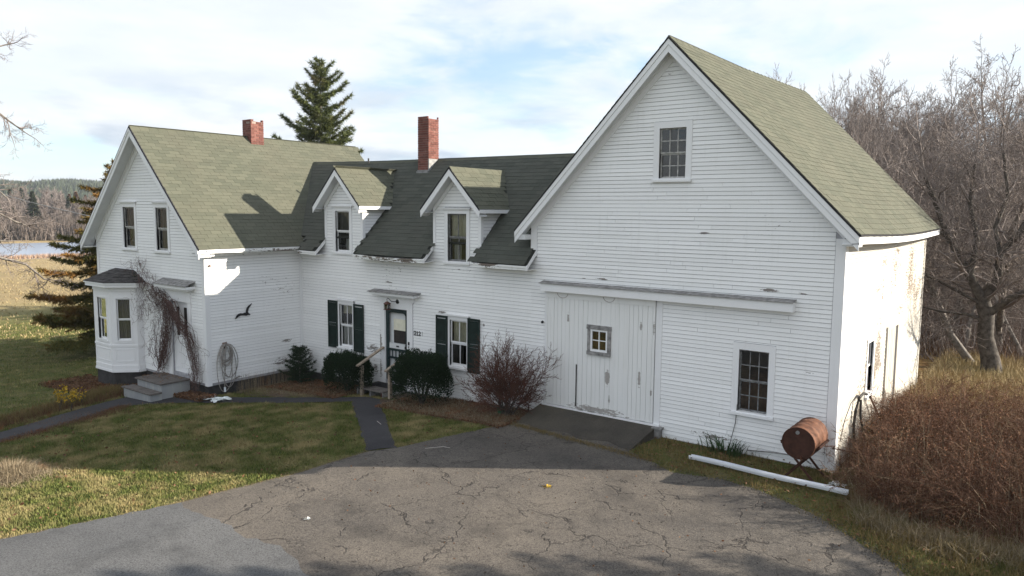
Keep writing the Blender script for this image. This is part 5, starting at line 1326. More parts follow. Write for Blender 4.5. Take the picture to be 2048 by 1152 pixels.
while cnt < 78 and tries < 4000:
    tries += 1
    y = 15.5+ (rnd.random()**1.5)*34; x = rnd.uniform(-19 if y > 24 else -11, 4.2)
    if any((x-a)**2+(y-b)**2 < 1.35**2 for a, b in placed): continue
    if (x-1.7)**2+(y-12.2)**2 < 9: continue
    # keep the roofline clear at the left of the wood as in the photograph
    v = Vector((x, y, 0))-CAM; u = v.dot(r2)/v.dot(fw)
    dist = v.dot(fw)
    if u < .29: continue
    t_ = (u-.27)/.41
    placed.append((x, y)); cnt += 1
    k = rnd.choice([0,1,2,3,4,5,5,6,6,1,3]); want = (.166+.045*max(0, min(1, t_)))*dist+5.0      # tree tops climb to the right
    want *= rnd.choice([rnd.uniform(.62, .85), rnd.uniform(.85, 1.04)])
    Ht = [8.9, 8.6, 9.4, 8.2, 8.6, 11.8, 7.9][k]
    side = 'left part of the wood behind the barn' if t_ < .4 else 'right part of the wood behind the barn'
    depth = 'front row' if y < 22 else ('middle' if y < 33 else 'far depth')
    place_tree('bare_tree', protos[k], x, y, rnd.uniform(0, 6.28), want/Ht, desc[k], 'tree', 'bare trees in the wood behind the barn', sxy=want/Ht*rnd.uniform(.85, 1.1))
def ordinal(n): return '%d%s' % (n, 'th' if 10 <= n % 100 <= 20 else {1: 'st', 2: 'nd', 3: 'rd'}.get(n % 10, 'th'))
def screen_u(o): v = o.location-CAM; return v.dot(r2)/v.dot(fw)
for n_, o in enumerate(sorted([o for o in col.objects if o.get('group') == 'bare trees in the wood behind the barn'], key=screen_u)):
    o['label'] = 'leafless %s tree, %s from the left in the wood behind the barn' % (o['label'], ordinal(n_+1))
# unseen trees added left of the view, to dim the front windows' reflections
for q_, (x, y, k, s_) in enumerate([(-44,-18,0,1.1),(-48,-24,2,1.2),(-41,-27,4,1.0),(-53,-19,1,1.2),(-50,-31,3,1.1),(-58,-26,0,1.3),(-45,-36,2,1.2),(-62,-34,4,1.2),(-55,-40,1,1.1),(-38,-38,3,1.0)]):
    place_tree('bare_tree', protos[k], x, y, q_*1.3, s_, 'leafless %s tree, %s from the house in the unseen row added to dim reflections' % (desc[k], ordinal(q_+1)), 'tree', 'unseen trees added for window reflections')
# undergrowth at the wood's edge
def strokes(name, n, region, h, mat, lean=.4, w=.008, seg=3, seed=1, curve=.5, zfn=None, kind='stuff', label=None, cat=None, wtip=.25, org=(0,0,0), hj=.5, extra=None, fill=None):
    """n thin curved blades with real width as triangles/quads; region(rng,n)->x,y"""
    rg = np.random.default_rng(seed); x, y = region(rg, n); n = len(x)
    z = (zfn or ground_z)(x, y); hh = (h(x, y) if callable(h) else h)*rg.uniform(1-hj, 1, n)
    a = rg.uniform(0, 2*np.pi, n); ln = rg.normal(0, lean, n); b = rg.uniform(0, 2*np.pi, n)
    sx_, sy_ = np.cos(b)*w, np.sin(b)*w
    Vs = []
    for i in range(seg+1):
        t = i/seg; off = ln*hh*(t*(1-curve)+curve*t*t)
        cx = x+np.cos(a)*off; cy = y+np.sin(a)*off; cz = z-.02+hh*(t-.25*np.abs(ln)*t*t*curve*2)
        k = 1-(1-wtip)*t
        if i < seg: Vs += [np.stack([cx-sx_*k, cy-sy_*k, cz], -1), np.stack([cx+sx_*k, cy+sy_*k, cz], -1)]
        else: Vs += [np.stack([cx, cy, cz], -1)]
    V = np.stack(Vs, 1); m_ = V.shape[1]; base = (np.arange(n)*m_)[:, None]
    Fs = []
    for i in range(seg-1): Fs += [base+np.array([[2*i, 2*i+1, 2*i+3]]), base+np.array([[2*i, 2*i+3, 2*i+2]])]
    Fs += [base+np.array([[2*seg-2, 2*seg-1, 2*seg]])]
    F = np.stack(Fs, 1).reshape(-1, 3)
    V = V.reshape(-1, 3)-np.array(org)
    o = obj(name, npmesh(name, V, F, mat, 3), None, org=Vector(org)); tag(o, label, cat, kind=kind); return o
def leaves(name, pos, size, mat, seed=1, label=None, cat=None, kind='stuff', parent=None, org=(0,0,0), flat=0.0, asp=.6):
    rg = np.random.default_rng(seed); n = len(pos); u = rg.normal(size=(n, 3)); u[:, 2] *= (1-flat); u /= np.linalg.norm(u, axis=1)[:, None]
    w = np.cross(u, rg.normal(size=(n, 3))); w /= np.linalg.norm(w, axis=1)[:, None]; s = size*rg.uniform(.5, 1.2, n)[:, None]
    V = np.stack([pos-u*s, pos+w*s*asp, pos+u*s, pos-w*s*asp], 1).reshape(-1, 3)-np.array(org); F = (np.arange(n)*4)[:, None]+np.array([[0,1,2,3]])
    me = npmesh(name, V, F, mat, 4); 
    if parent is not None: return obj(name, me, None, parent)
    o = obj(name, me, None, org=Vector(org)); return tag(o, label, cat, kind=kind)
def litter(name, reg, n, size, label, mat=None, seed=1, zz=.05):
    rg = np.random.default_rng(seed); x, y = reg(rg, n); z = ground_z(x, y)+rg.random(len(x))*zz+.01; leaves(name, np.stack([x, y, z], -1), size, mat or M['leaflitter'], seed, label, 'leaf litter', flat=.7)
def rect(x0, x1, y0, y1):
    return lambda rg, n: (rg.uniform(x0, x1, n), rg.uniform(y0, y1, n))
def clump(reg, f, thr, s=1.0, seed=0):     # keep points by a smooth pseudo-noise
    def q(rg, n):
        x, y = reg(rg, n*2); k = .5+.5*np.sin(x*f+1.7*np.sin(y*f*.8+seed))*np.cos(y*f*1.13+1.3*np.sin(x*f*.6+seed*2)); m_ = k+rg.uniform(-.3, .3, len(x)) > thr; return x[m_][:n], y[m_][:n]
    return q
def wood_floor(rg, n):
    y = 12.5+rg.random(n)**1.2*34; x = rg.uniform(-16, 9, n); k = (y > 14+.2*np.maximum(0, x)); return x[k], y[k]
strokes('wood_undergrowth', 30000, wood_floor, lambda x, y: 1.1+1.5*np.clip((y-14)/8, 0, 1)+1.6*np.clip((y-24)/10, 0, 1), M['twig'], .55, .009, 3, 5, label='dense tangle of leafless saplings filling the wood behind the barn', cat='undergrowth', hj=.7)
strokes('wood_brush', 22000, wood_floor, lambda x, y: .8+.8*np.clip((y-14)/8, 0, 1), M['bramble'], .45, .010, 3, 6, label='russet brush along the edge of the wood', cat='undergrowth', hj=.6)
# --- the big old tree at the right
a, c = TB(), TB(); rnd = random.Random(77)
trk = [(1.68,12.2,-.2),(1.60,12.2,.5),(1.42,12.2,1.2),(1.40,12.25,1.9),(1.28,12.2,2.3)]
a.tube(trk, [.36,.27,.23,.23,.21], 12)
limbs = [([(1.28,12.2,2.3),(.95,12.1,3.0),(.55,12.3,3.7),(.2,12.2,4.3),(-.25,12.5,5.4),(-.55,12.3,6.2)], .15), ([(.9,12.1,3.1),(1.0,12.4,4.2),(.7,12.6,5.4),(.75,12.8,6.6)], .10),
         ([(1.28,12.2,2.3),(1.62,12.3,3.0),(1.65,12.0,3.8),(2.1,12.1,4.5),(2.9,12.0,5.3),(3.5,11.8,6.4)], .15), ([(1.65,12.0,3.7),(1.45,12.3,4.6),(1.7,12.6,5.6),(1.5,12.6,6.9)], .09),
         ([(1.42,12.2,1.9),(2.0,12.0,2.5),(2.7,11.8,2.9),(3.6,11.7,3.2),(4.3,11.6,3.9)], .12), ([(1.40,12.2,1.7),(.9,12.0,1.9),(.2,11.8,1.95),(-.5,11.7,2.1)], .06),
         ([(1.3,12.2,2.2),(.8,12.0,2.5),(.0,12.2,2.9),(-.8,12.1,3.2)], .06), ([(.2,12.2,4.3),(-.7,12.0,4.9),(-1.5,12.2,5.6),(-2.1,12.3,6.5)], .07), ([(2.1,12.1,4.5),(2.4,12.6,5.4),(2.2,12.8,6.6)], .07)]
for L_, r_ in limbs:
    k = len(L_); a.tube(L_, [r_*(1-.62*i/(k-1)) for i in range(k)], 8)
    for i in range(1, k):
        for j in range(4 if i > 1 else 2):
            t = rnd.random(); p = Vector(L_[i-1]).lerp(Vector(L_[i]), t); dd = (Vector(L_[i])-Vector(L_[i-1])).normalized(); sd_ = dd.orthogonal().normalized(); sd_.rotate(Matrix.Rotation(rnd.uniform(0, 6.28), 3, dd))
            grow(a, c, rnd, p, (dd*.6+sd_*.8), rnd.uniform(1.0, 1.9), r_*.34*(1-.4*i/k), 2, 4, up=.15, wig=.42, kids=(5,5,6,5), spread=.85, minr=.006, trunk_lvls=0, sides=(8,6,5,4,3,3))
    p = Vector(L_[-1]); grow(a, c, rnd, p, p-Vector(L_[-2]), 1.7, r_*.4, 2, 4, up=.2, wig=.35, kids=(5,5,7,5), spread=.8, minr=.006, trunk_lvls=0)
bt = empty('old_apple_tree', (1.68, 12.2, -.05), 'large gnarled leafless tree with forking dark limbs right of the barn', 'tree')
o = obj('trunk', a.mesh('trunk', M['barkdark'], ORG[bt]), None, bt); o = obj('crown', c.mesh('crown', M['twig'], ORG[bt]), None, bt)
# leaning trunk left of it, behind the barn corner
a, c = TB(), TB()
L_ = [(1.15,13.4,-.1),(.35,13.4,1.0),(-.35,13.5,2.6),(-1.0,13.5,3.9),(-1.9,13.7,5.2),(-2.3,13.8,6.4)]
a.tube(L_, [.15,.12,.11,.10,.07,.04], 8)
for i in range(2, 6):
    for j in range(5):
        p = Vector(L_[i-1]).lerp(Vector(L_[i]), rnd.random()); grow(a, c, rnd, p, Vector((rnd.uniform(-1,1), rnd.uniform(-1,1), .7)), rnd.uniform(1.0, 2.0), .035, 2, 4, up=.2, wig=.35, kids=(5,5,6,4), minr=.006)
bt = empty('leaning_tree', (1.15, 13.4, -.05), 'slim leafless tree leaning left behind the barn corner', 'tree')
obj('trunk', a.mesh('trunk', M['barkgrey'], ORG[bt]), None, bt); obj('crown', c.mesh('crown', M['twig'], ORG[bt]), None, bt)
# --- bare tree at the left edge, reaching into view
a, c = TB(), TB(); rnd = random.Random(12)
BX, BY = -30.0, -6.8
a.tube([(BX,BY,-1.7),(BX,BY+.1,1.0),(BX+.1,BY,3.5),(BX,BY+.2,6.5),(BX-.1,BY+.1,10.5)], [.34,.27,.22,.17,.07], 10)
for L_ in ([(BX,BY,6.5),(BX,-5.2,8.2),(BX,-4.0,8.9),(BX,-3.3,8.3),(BX,-2.75,7.9)], [(BX,BY,8.2),(BX,-5.4,9.8),(BX,-4.1,10.8),(BX,-3.2,11.2)], [(BX,BY,3.4),(BX,-5.2,4.3),(BX,-4.1,4.9),(BX,-3.3,4.4),(BX,-2.8,4.2)],
           [(BX,BY,4.5),(BX,-5.3,5.9),(BX,-4.2,6.0),(BX,-3.5,5.3)], [(BX,BY,2.2),(BX-.1,-5.4,2.9),(BX,-4.2,3.1),(BX,-3.0,2.7),(BX,-2.35,2.05),(BX,-2.1,2.0)], [(BX,BY,2.8),(BX-.4,-5.3,3.8),(BX-.5,-4.2,3.7),(BX-.4,-3.4,3.6)],
           [(BX,BY,7.0),(BX-1,-8.5,8.6),(BX-1.4,-9.6,9.8)], [(BX,BY,5.0),(BX+1,-8.4,6.3),(BX+1.4,-9.7,7.2)], [(BX,BY,6),(BX-2,-6.5,7.5),(BX-3.2,-6,8.6)]):
    k = len(L_); a.tube(L_, [.085*(1-.72*i/(k-1)) for i in range(k)], 6)
    for i in range(1, k):
        for j in range(3 if i > 1 else 1):
            p = Vector(L_[i-1]).lerp(Vector(L_[i]), rnd.random()); dd = (Vector(L_[i])-Vector(L_[i-1])).normalized(); sd_ = dd.orthogonal().normalized(); sd_.rotate(Matrix.Rotation(rnd.uniform(0, 6.28), 3, dd))
            grow(a, c, rnd, p, dd*.7+sd_*.7, rnd.uniform(.6, 1.15), .022, 2, 4, up=.05, wig=.45, kids=(4,4,5,4), spread=.8, minr=.0055)
    p = Vector(L_[-1]); grow(a, c, rnd, p, p-Vector(L_[-2]), .8, .02, 2, 4, up=.0, wig=.4, kids=(4,4,5,4), spread=.7, minr=.0055)
bt = empty('roadside_tree', (BX, BY, -1.2), 'leafless tree at the left edge reaching thin twigs into the sky', 'tree')
obj('trunk', a.mesh('trunk', M['barkgrey'], ORG[bt]), None, bt); obj('crown', c.mesh('crown', M['twig'], ORG[bt]), None, bt)
# --- conifers
def conifer(name, x, y, H, R, label, mat, seed, nb=70, z0f=.08, dens=1.0, nl=.10, droop=.25, upturn=.3, shape=.9, gap=0, nw=.010, body=None):
    rnd = random.Random(seed); rg = np.random.default_rng(seed); zg = float(ground_z(np.array(x), np.array(y)))
    root = empty(name, (x, y, zg), label, 'tree'); t = TB(); br = TB()
    t.tube([(x, y, zg-.2), (x+.02, y, zg+H*.5), (x, y, zg+H*.97)], [H*.016, H*.010, .012], 8)
    NP = []; ND = []
    for k in range(nb):
        f = z0f+(1-z0f)*((k+rnd.random())/nb)**.92; z = zg+H*f; az = k*2.399+rnd.uniform(-.4, .4)
        L = R*(1-f)**shape*rnd.uniform(.62, 1.08)+.12
        if gap and rnd.random() < gap: L *= .5
        n = 6; pts = []; dirv = Vector((math.cos(az), math.sin(az), 0))
        for i in range(n+1):
            u = i/n; zz_ = z-droop*L*math.sin(u*math.pi*.6)+upturn*L*u*u*(.4+.6*f); pts.append(Vector((x, y, 0))+dirv*L*u+Vector((0,0,zz_)))
        br.tube(pts, [max(.004, .022*H/8*(1-u/n*.9)*(1-f*.6)) for u in range(n+1)], 4)
        side = Vector((-dirv.y, dirv.x, 0)); m_ = max(4, int(L/.16))
        for j in range(m_):
            u = (j+.6)/m_
            i = min(int(u*n), n-1); p = pts[i].lerp(pts[i+1], u*n-i); bd = (pts[i+1]-pts[i]).normalized()
            for sg in (-1, 1):
                tl = (L*.36*(1-u*.75)+.07)*rnd.uniform(.6, 1.2); td = (bd*.65+side*sg*.8+Vector((0,0,rnd.uniform(-.35, .2)))).normalized()
                cn = int(tl*95*dens)+4; uu = rg.random(cn)
                NP.append(np.array(p)[None]+np.array(td)[None]*(uu*tl)[:, None]); ND.append(np.tile(np.array(td), (cn, 1)))
            cn = int(L/m_*110*dens)+2; uu = rg.random(cn); NP.append(np.array(p)[None]+np.array(bd)[None]*(uu*L/m_)[:, None]); ND.append(np.tile(np.array(bd), (cn, 1)))
    cn = int(60*dens); uu = rg.random(cn)**.7; NP.append(np.stack([np.full(cn, x), np.full(cn, y), zg+H*(.86+.14*uu)], -1)); ND.append(np.tile([0,0,1.], (cn, 1)))
    P = np.concatenate(NP); D = np.concatenate(ND); n = len(P)
    d = D*.55+rg.normal(size=(n, 3))*.55; d /= np.linalg.norm(d, axis=1)[:, None]; w = np.cross(d, rg.normal(size=(n, 3))); w /= np.linalg.norm(w, axis=1)[:, None]
    s = nl*rg.uniform(.5, 1.2, n)[:, None]
    V = np.stack([P-w*nw, P+w*nw, P+d*s], 1).reshape(-1, 3)-np.array(ORG[root]); F = np.arange(3*n).reshape(-1, 3)
    obj('trunk', t.mesh('trunk', M['barkgrey'], ORG[root]), None, root); obj('branches', br.mesh('branches', M['barkdark'], ORG[root]), None, root)
    obj('needles', npmesh('needles', V, F, mat, 3), None, root)
    return root
conifer('spruce_tree', -35.2, 16.0, 15.6, 5.7, 'tall dark green spruce behind the ridge of the gabled house', M['needle'], 3, nb=105, z0f=.15, dens=.9, nl=.30, upturn=.6, droop=.05, shape=.62, gap=.4, nw=.020)
conifer('spruce_tree', -30.0, .8, 8.2, 4.3, 'yellowing spruce with sweeping low branches left of the gabled house', M['firneedle'], 8, nb=100, z0f=.10, dens=1.1, nl=.20, upturn=.15, droop=.16, shape=.62, gap=.05, nw=.018)
conifer('young_spruce', -15.8, -.62, 1.12, .52, 'knee-high young spruce in the corner between house and wing', M['youngneedle'], 5, nb=42, z0f=.05, dens=2.4, nl=.075, upturn=.5, droop=.0, shape=.7, nw=.006)
# --- clipped yews
def yew(x, y, rx, ry, h, label, seed, n=17000, shoots=90):
    rg = np.random.default_rng(seed); zg = gz(x, y); root = empty('yew_bush', (x, y, zg), label, 'bush', 'dark clipped yews flanking the stoop')
    d = rg.normal(size=(n, 3)); d[:, 2] = np.abs(d[:, 2])*.9+rg.uniform(-.35, .1, n); d /= np.linalg.norm(d, axis=1)[:, None]
    q = np.sign(d)*np.abs(d)**.72
    lump = 1+.10*np.sin(d[:, 0]*7+seed)*np.cos(d[:, 1]*6)+.07*np.sin(d[:, 2]*11+d[:, 0]*9); r = lump*(1-.38*rg.random(n)**1.6)
    P = np.stack([x+q[:, 0]*rx*r, y+q[:, 1]*ry*r, zg+h*.40+q[:, 2]*h*.58*r], -1); P[:, 2] = np.maximum(P[:, 2], zg+.03)
    dd = d+rg.normal(size=(n, 3))*.6+np.array([0,0,.35]); dd /= np.linalg.norm(dd, axis=1)[:, None]; w = np.cross(dd, rg.normal(size=(n, 3))); w /= np.linalg.norm(w, axis=1)[:, None]
    s = .075*rg.uniform(.5, 1.25, n)[:, None]; V = np.stack([P-w*.012, P+w*.012, P+dd*s], 1)
    # loose shoots
    m = shoots; a = rg.uniform(0, 6.28, m); rr = np.sqrt(rg.random(m)); b0 = np.stack([x+np.cos(a)*rr*rx*.9, y+np.sin(a)*rr*ry*.9, np.full(m, zg+h*.84)], -1); hh = rg.uniform(.05, .26, m)
    nn = 26; t = rg.random((m, nn, 1)); ax = np.stack([rg.normal(0, .25, m), rg.normal(0, .25, m), np.ones(m)], -1)[:, None]; Q = (b0[:, None]+ax*hh[:, None, None]*t).reshape(-1, 3); e = rg.normal(size=Q.shape)*.8+np.array([0,0,.7]); e /= np.linalg.norm(e, axis=1)[:, None]
    w2 = np.cross(e, rg.normal(size=Q.shape)); w2 /= np.linalg.norm(w2, axis=1)[:, None]; V2 = np.stack([Q-w2*.008, Q+w2*.008, Q+e*.05], 1)
    V = np.concatenate([V, V2]).reshape(-1, 3)-np.array(ORG[root]); obj('foliage', npmesh('foliage', V, np.arange(len(V)).reshape(-1, 3), M['yewneedle'], 3), None, root)
    t = TB()
    for k in range(9): a = k*.7; t.tube([(x, y, zg-.05), (x+.3*rx*math.cos(a), y+.3*ry*math.sin(a), zg+h*.35), (x+.6*rx*math.cos(a), y+.6*ry*math.sin(a), zg+h*.7)], [.025, .018, .008], 4)
    obj('stems', t.mesh('stems', M['barkdark'], ORG[root]), None, root)
yew(-13.32, -.80, .78, .52, 1.15, 'round dark yew bush left of the stoop, below the left shuttered window', 1)
yew(-10.12, -1.0, .76, .58, 1.42, 'shaggy dark yew bush right of the stoop with loose top shoots', 4, 20000, 260)
# --- burning bush: many fine red-brown twigs fanning from the base
rnd = random.Random(31); a, c = TB(), TB(); bx, by = -7.42, -.80
for k in range(30):
    az = rnd.uniform(0, 6.28); tl = rnd.uniform(.15, 1.1); d = Vector((math.cos(az)*tl, math.sin(az)*tl*.55, rnd.uniform(.75, 1.1)))
    grow(a, c, rnd, Vector((bx+rnd.uniform(-.12,.12), by+rnd.uniform(-.12,.12), -.06)), d, rnd.uniform(.85, 1.38), .014, 1, 4, up=.06, wig=.30, kids=(5,6,6,4), spread=.55, minr=.0032, trunk_lvls=1, sides=(5,5,4,3,3,3), tail=.45)
bb = empty('burning_bush', (bx, by, -.05), 'leafless red-twigged bush between the right shuttered window and the ramp', 'bush')
obj('stems', a.mesh('stems', M['barkdark'], ORG[bb]), None, bb); obj('twigs', c.mesh('twigs', M['redtwig'], ORG[bb]), None, bb)
# --- vine over the front door
rnd = random.Random(6); t = TB()
def vine(P, n, jit, r=.006, wig=.10):
    for k in range(n):
        off = Vector((rnd.gauss(0, jit), rnd.gauss(0, jit*.25), rnd.gauss(0, jit))); pts = []
        a0 = rnd.uniform(0, .25); a1 = rnd.uniform(.7, 1.0); m_ = 16; cur = Vector((0,0,0))
        for i in range(m_+1):
            u = (a0+(a1-a0)*i/m_)*(len(P)-1); j = min(int(u), len(P)-2); p = Vector(P[j]).lerp(Vector(P[j+1]), u-j)
            cur = cur*.8+Vector((rnd.gauss(0, wig), rnd.gauss(0, wig*.3), rnd.gauss(0, wig)))*.6; q = p+off*(.4+.6*math.sin(i/m_*3.14))+cur; q.y = min(q.y, -LM-.05); q.z = max(q.z, gz(q.x, q.y)); pts.append(q)
        t.tube(pts, [r*rnd.uniform(.6, 1.3)*(1-.6*i/m_) for i in range(m_+1)], 3)
        for s_ in range(4):
            q = pts[rnd.randint(2, m_)]; d = Vector((rnd.gauss(0, 1), rnd.gauss(0, .35)-.15, rnd.gauss(0, 1))).normalized(); L = rnd.uniform(.1, .45); pp = [q]
            for i in range(4): d = (d+Vector((rnd.gauss(0,.4), rnd.gauss(0,.15), rnd.gauss(0,.4)-.12))).normalized(); z = pp[-1]+d*L/4; z.y = min(z.y, -LM-.04); pp.append(z)
            t.tube(pp, [r*.6, r*.5, r*.4, r*.3, r*.2], 3)
YV = -LM-.16
vine([(-18.95,YV,-.1),(-18.65,YV,.5),(-18.42,YV,1.2),(-18.35,YV,1.9),(-18.45,YV,2.3)], 46, .13, .009)
vine([(-18.45,YV,2.2),(-18.8,YV,2.35),(-19.2,YV,2.5),(-19.6,YV-.1,2.75),(-19.9,YV-.2,3.05)], 22, .18, .007, .14)
vine([(-18.4,YV,2.1),(-19.0,YV,2.3),(-19.6,YV-.15,2.0),(-19.85,YV-.2,1.4)], 20, .26, .006, .16)
vine([(-18.5,YV,2.25),(-18.0,YV-.1,2.15),(-17.55,YV-.1,1.75),(-17.15,YV,1.2),(-16.95,YV,.5),(-16.85,YV,-.35)], 44, .09, .009)
vine([(-18.8,YV,.1),(-19.2,YV,.6),(-19.1,YV,1.3),(-18.6,YV,2.0)], 12, .16, .006, .14)
vine([(-16.95,YV,-.45),(-16.8,YV,.1),(-16.75,YV,.7)], 26, .14, .005, .10)
vine([(-19.9,YV-.2,2.9),(-20.1,YV-.1,3.3),(-20.6,YV-.05,3.1),(-20.9,YV-.1,2.95)], 3, .05, .006, .06)
vine([(-19.7,YV-.1,2.4),(-19.75,YV,3.1),(-19.9,YV,3.35),(-20.1,YV,3.2)], 8, .12, .006, .08)
vine([(-17.1,YV,1.3),(-16.7,YV,.95),(-16.35,YV+.1,.75),(-16.2,-3.1,.65)], 2, .03, .006, .03)
tag(obj('climbing_vine', t.mesh('climbing_vine', M['vine'], (-18.2,-3.5,-.5)), None, org=Vector((-18.2,-3.5,-.5))), 'dry leafless vine tangled over the front door and canopy', 'vine')
# --- bramble thicket along the barn's right side
def thick(rg, n):
    x = rg.uniform(.1, 7.5, n); y = rg.uniform(-3.4, 9.5, n)
    fr_ = np.interp(x, [.0,.45,.9,1.6,2.3,3.2,4.5,7.5], [.6,-.2,-1.75,-2.15,-2.25,-2.05,-2.0,-2.0]); k = (y > fr_+rg.uniform(-.12, .12, n))&~((x < .45)&(y < .9)&(rg.random(n) < .75))
    return x[k], y[k]
def th(x, y):
    fr_ = np.interp(x, [.0,.45,.9,1.6,2.3,3.2,4.5,7.5], [.6,-.2,-1.75,-2.15,-2.25,-2.05,-2.0,-2.0])
    return (.33+(.70+.22*np.clip((x-.8)/1.5, 0, 1))*np.clip((y-fr_)/.9, 0, 1))*(1+.20*np.sin(x*2.1+y*1.3)*np.cos(y*1.7)+.12*np.sin(x*5.3+1.7*np.sin(y*4.1)))*(1-.68*np.clip((y-2.6)/4, 0, 1))*(1-.45*np.clip((.9-x)/.9, 0, 1)*np.clip((5-y)/5, 0, 1))
def gappy(rg, n):
    x, y = thick(rg, n); k = .5+.5*np.sin(x*3.1+1.9*np.sin(y*2.3))*np.cos(y*2.9+1.6*np.sin(x*2.2)); m_ = k+rg.uniform(-.25, .35, len(x)) > .30; return x[m_], y[m_]
strokes('bramble_thicket', 60000, gappy, th, M['bramble'], .85, .0042, 5, 9, label='dense russet bramble thicket beside the sunlit barn wall', cat='thicket', curve=.9, hj=.85)
rg = np.random.default_rng(4); x, y = gappy(rg, 95000); z = th(x, y)*(.20+.85*rg.random(len(x))**.7)
leaves('bramble_leaves', np.stack([x+rg.normal(0,.06,len(x)), y+rg.normal(0,.06,len(x)), z], -1), .016, M['brambleleaf'], 3, 'withered russet leaves and seed heads in the bramble thicket', 'dry leaves')
strokes('tall_straws', 6500, lambda rg, n: gappy(rg, n), lambda x, y: th(x, y)*1.4, M['straw'], .8, .005, 4, 19, label='pale straws arching out of the bramble thicket', cat='straws', curve=.9)
# woody arching canes: separate forking bushes standing in the thicket
rnd = random.Random(17); cv = []
for q in range(3):
    t1 = TB()
    for k in range(9):
        az = rnd.uniform(0, 6.28); grow(t1, t1, rnd, Vector((rnd.uniform(-.15,.15), rnd.uniform(-.15,.15), -.05)), Vector((math.cos(az)*.6, math.sin(az)*.6, 1)), rnd.uniform(.7, 1.15), .008, 1, 4, up=-.02, wig=.32, kids=(4,5,4,3), spread=.65, minr=.003, trunk_lvls=1, sides=(4,4,3,3,3,3))
    cv.append((np.array(t1.V), np.array(t1.F)))
VV = []; FF = []; off = 0; rg = np.random.default_rng(6); xs, ys = thick(rg, 420); xs, ys = xs[:110], ys[:110]
for x, y in zip(xs, ys):
    v, f = cv[rnd.randint(0, 2)]; a = rnd.uniform(0, 6.28); s_ = float(th(np.array(x), np.array(y)))*rnd.uniform(.8, 1.15); c_, s2 = math.cos(a)*s_, math.sin(a)*s_
    VV.append(np.stack([x+v[:, 0]*c_-v[:, 1]*s2, y+v[:, 0]*s2+v[:, 1]*c_, gz(x, y)+v[:, 2]*s_], -1)); FF.append(f+off); off += len(v)
VV = np.concatenate(VV); VV[:, 0] = np.maximum(VV[:, 0], .04)
tag(obj('woody_canes', npmesh('woody_canes', VV, np.concatenate(FF), M['bramble'], 3), None), 'forking reddish canes standing through the bramble thicket', 'canes', kind='stuff')
def wallbr(rg, n): return rg.uniform(.05, .7, n), rg.uniform(-.15, 6.0, n)
strokes('wall_brambles', 2600, wallbr, lambda x, y: .7+.35*np.clip(y/3, 0, 1), M['bramble'], .30, .004, 4, 29, label='thin brambles climbing against the foot of the sunlit barn wall', cat='brambles', curve=.8, hj=.8)
# spruces off to the right of the drive: they throw the broken shade on the asphalt
conifer('spruce_tree', 7.9, .1, 8.0, 1.7, 'dense green spruce right of the thicket, nearest the driveway', M['needle'], 61, nb=70, z0f=.04, dens=.8, nl=.16, upturn=.3, droop=.1, shape=.8, nw=.016)
conifer('spruce_tree', 9.9, -.2, 7.4, 1.9, 'dense green spruce right of the thicket, second from the driveway', M['needle'], 62, nb=70, z0f=.04, dens=.7, nl=.18, upturn=.3, droop=.1, shape=.8, nw=.018)
# --- grasses
def inpoly(x, y, poly):
    c = np.zeros(len(x), bool); n = len(poly)
    for i in range(n):
        x1, y1 = poly[i]; x2, y2 = poly[(i+1) % n]
        k = ((y1 > y) != (y2 > y))&(x < (x2-x1)*(y-y1)/((y2-y1) or 1e-9)+x1); c ^= k
    return c
dp, wp = drive, walk
house_poly = [(XL-.1,-LM-.05),(BX0,-LM-.3),(BF0,-4.15),(BF1,-4.15),(BX1,-LM-.25),(BX1,-LM-.05),(XM+.05,-LM-.05),(XM+.05,-.05),(.05,-.05),(.05,9.4),(-7.3,9.4),(-7.3,5.1),(XM,5.1),(XL,5.1)]
def lawn(x0, x1, y0, y1):
    def q(rg, n):
        x = rg.uniform(x0, x1, n); y = rg.uniform(y0, y1, n); e = rg.normal(0, .035, (2, n))
        k = ~inpoly(x+e[0], y+e[1], dp)&~inpoly(x+e[0], y+e[1], wp)&~inpoly(x, y, house_poly); return x[k], y[k]
    return q
strokes('lawn_grass', 300000, lawn(-19, -7.2, -12.5, -.8), lambda x, y: .05+.045*(.5+.5*np.sin(x*3+y*2)*np.sin(y*3.7)), M['grass'], .6, .009, 1, 3, label='short patchy lawn between driveway and house', cat='grass')
strokes('lawn_grass', 130000, lawn(-44, -17, -14, 14), .085, M['grass'], .5, .013, 1, 4, label='lawn left of the house running down to the meadow', cat='grass')
strokes('meadow_grass', 12000, lambda rg, n: (lambda r, a: (CAM.x-r*np.sin(a), CAM.y+r*np.cos(a)))(42+ (rg.random(n)**1.0)*135, rg.uniform(1.05, 1.34, n)), .20, M['meadowgrass'], .6, .03, 2, 5, label='golden dry meadow grass beyond the lawn', cat='grass')
def verge(rg, n):
    x = rg.uniform(-3.9, 7, n); y = rg.uniform(-4.8, .0, n); k = ~inpoly(x+rg.normal(0,.08,n), y+rg.normal(0,.08,n), dp)&~((x < 0)&(y > -.03)); return x[k], y[k]
strokes('verge_grass', 60000, verge, lambda x, y: .06+.11*(.5+.5*np.sin(x*5+y*2)*np.sin(y*4+x))+.05*(x > .5), M['roughgrass'], .7, .006, 2, 7, label='rough brown grass between the driveway and the barn front', cat='grass')
strokes('wood_edge_grass', 26000, rect(.1, 7, 5.5, 15), .55, M['meadowgrass'], .5, .015, 2, 8, label='golden long grass under the old tree', cat='grass')
def thfront(rg, n):
    x = rg.uniform(.3, 7, n); fr_ = np.interp(x, [.0,.45,.9,1.6,2.3,3.2,4.5,7.5], [.6,-.2,-1.75,-2.15,-2.25,-2.05,-2.0,-2.0]); return x, fr_-.15+rg.normal(0, .22, n)
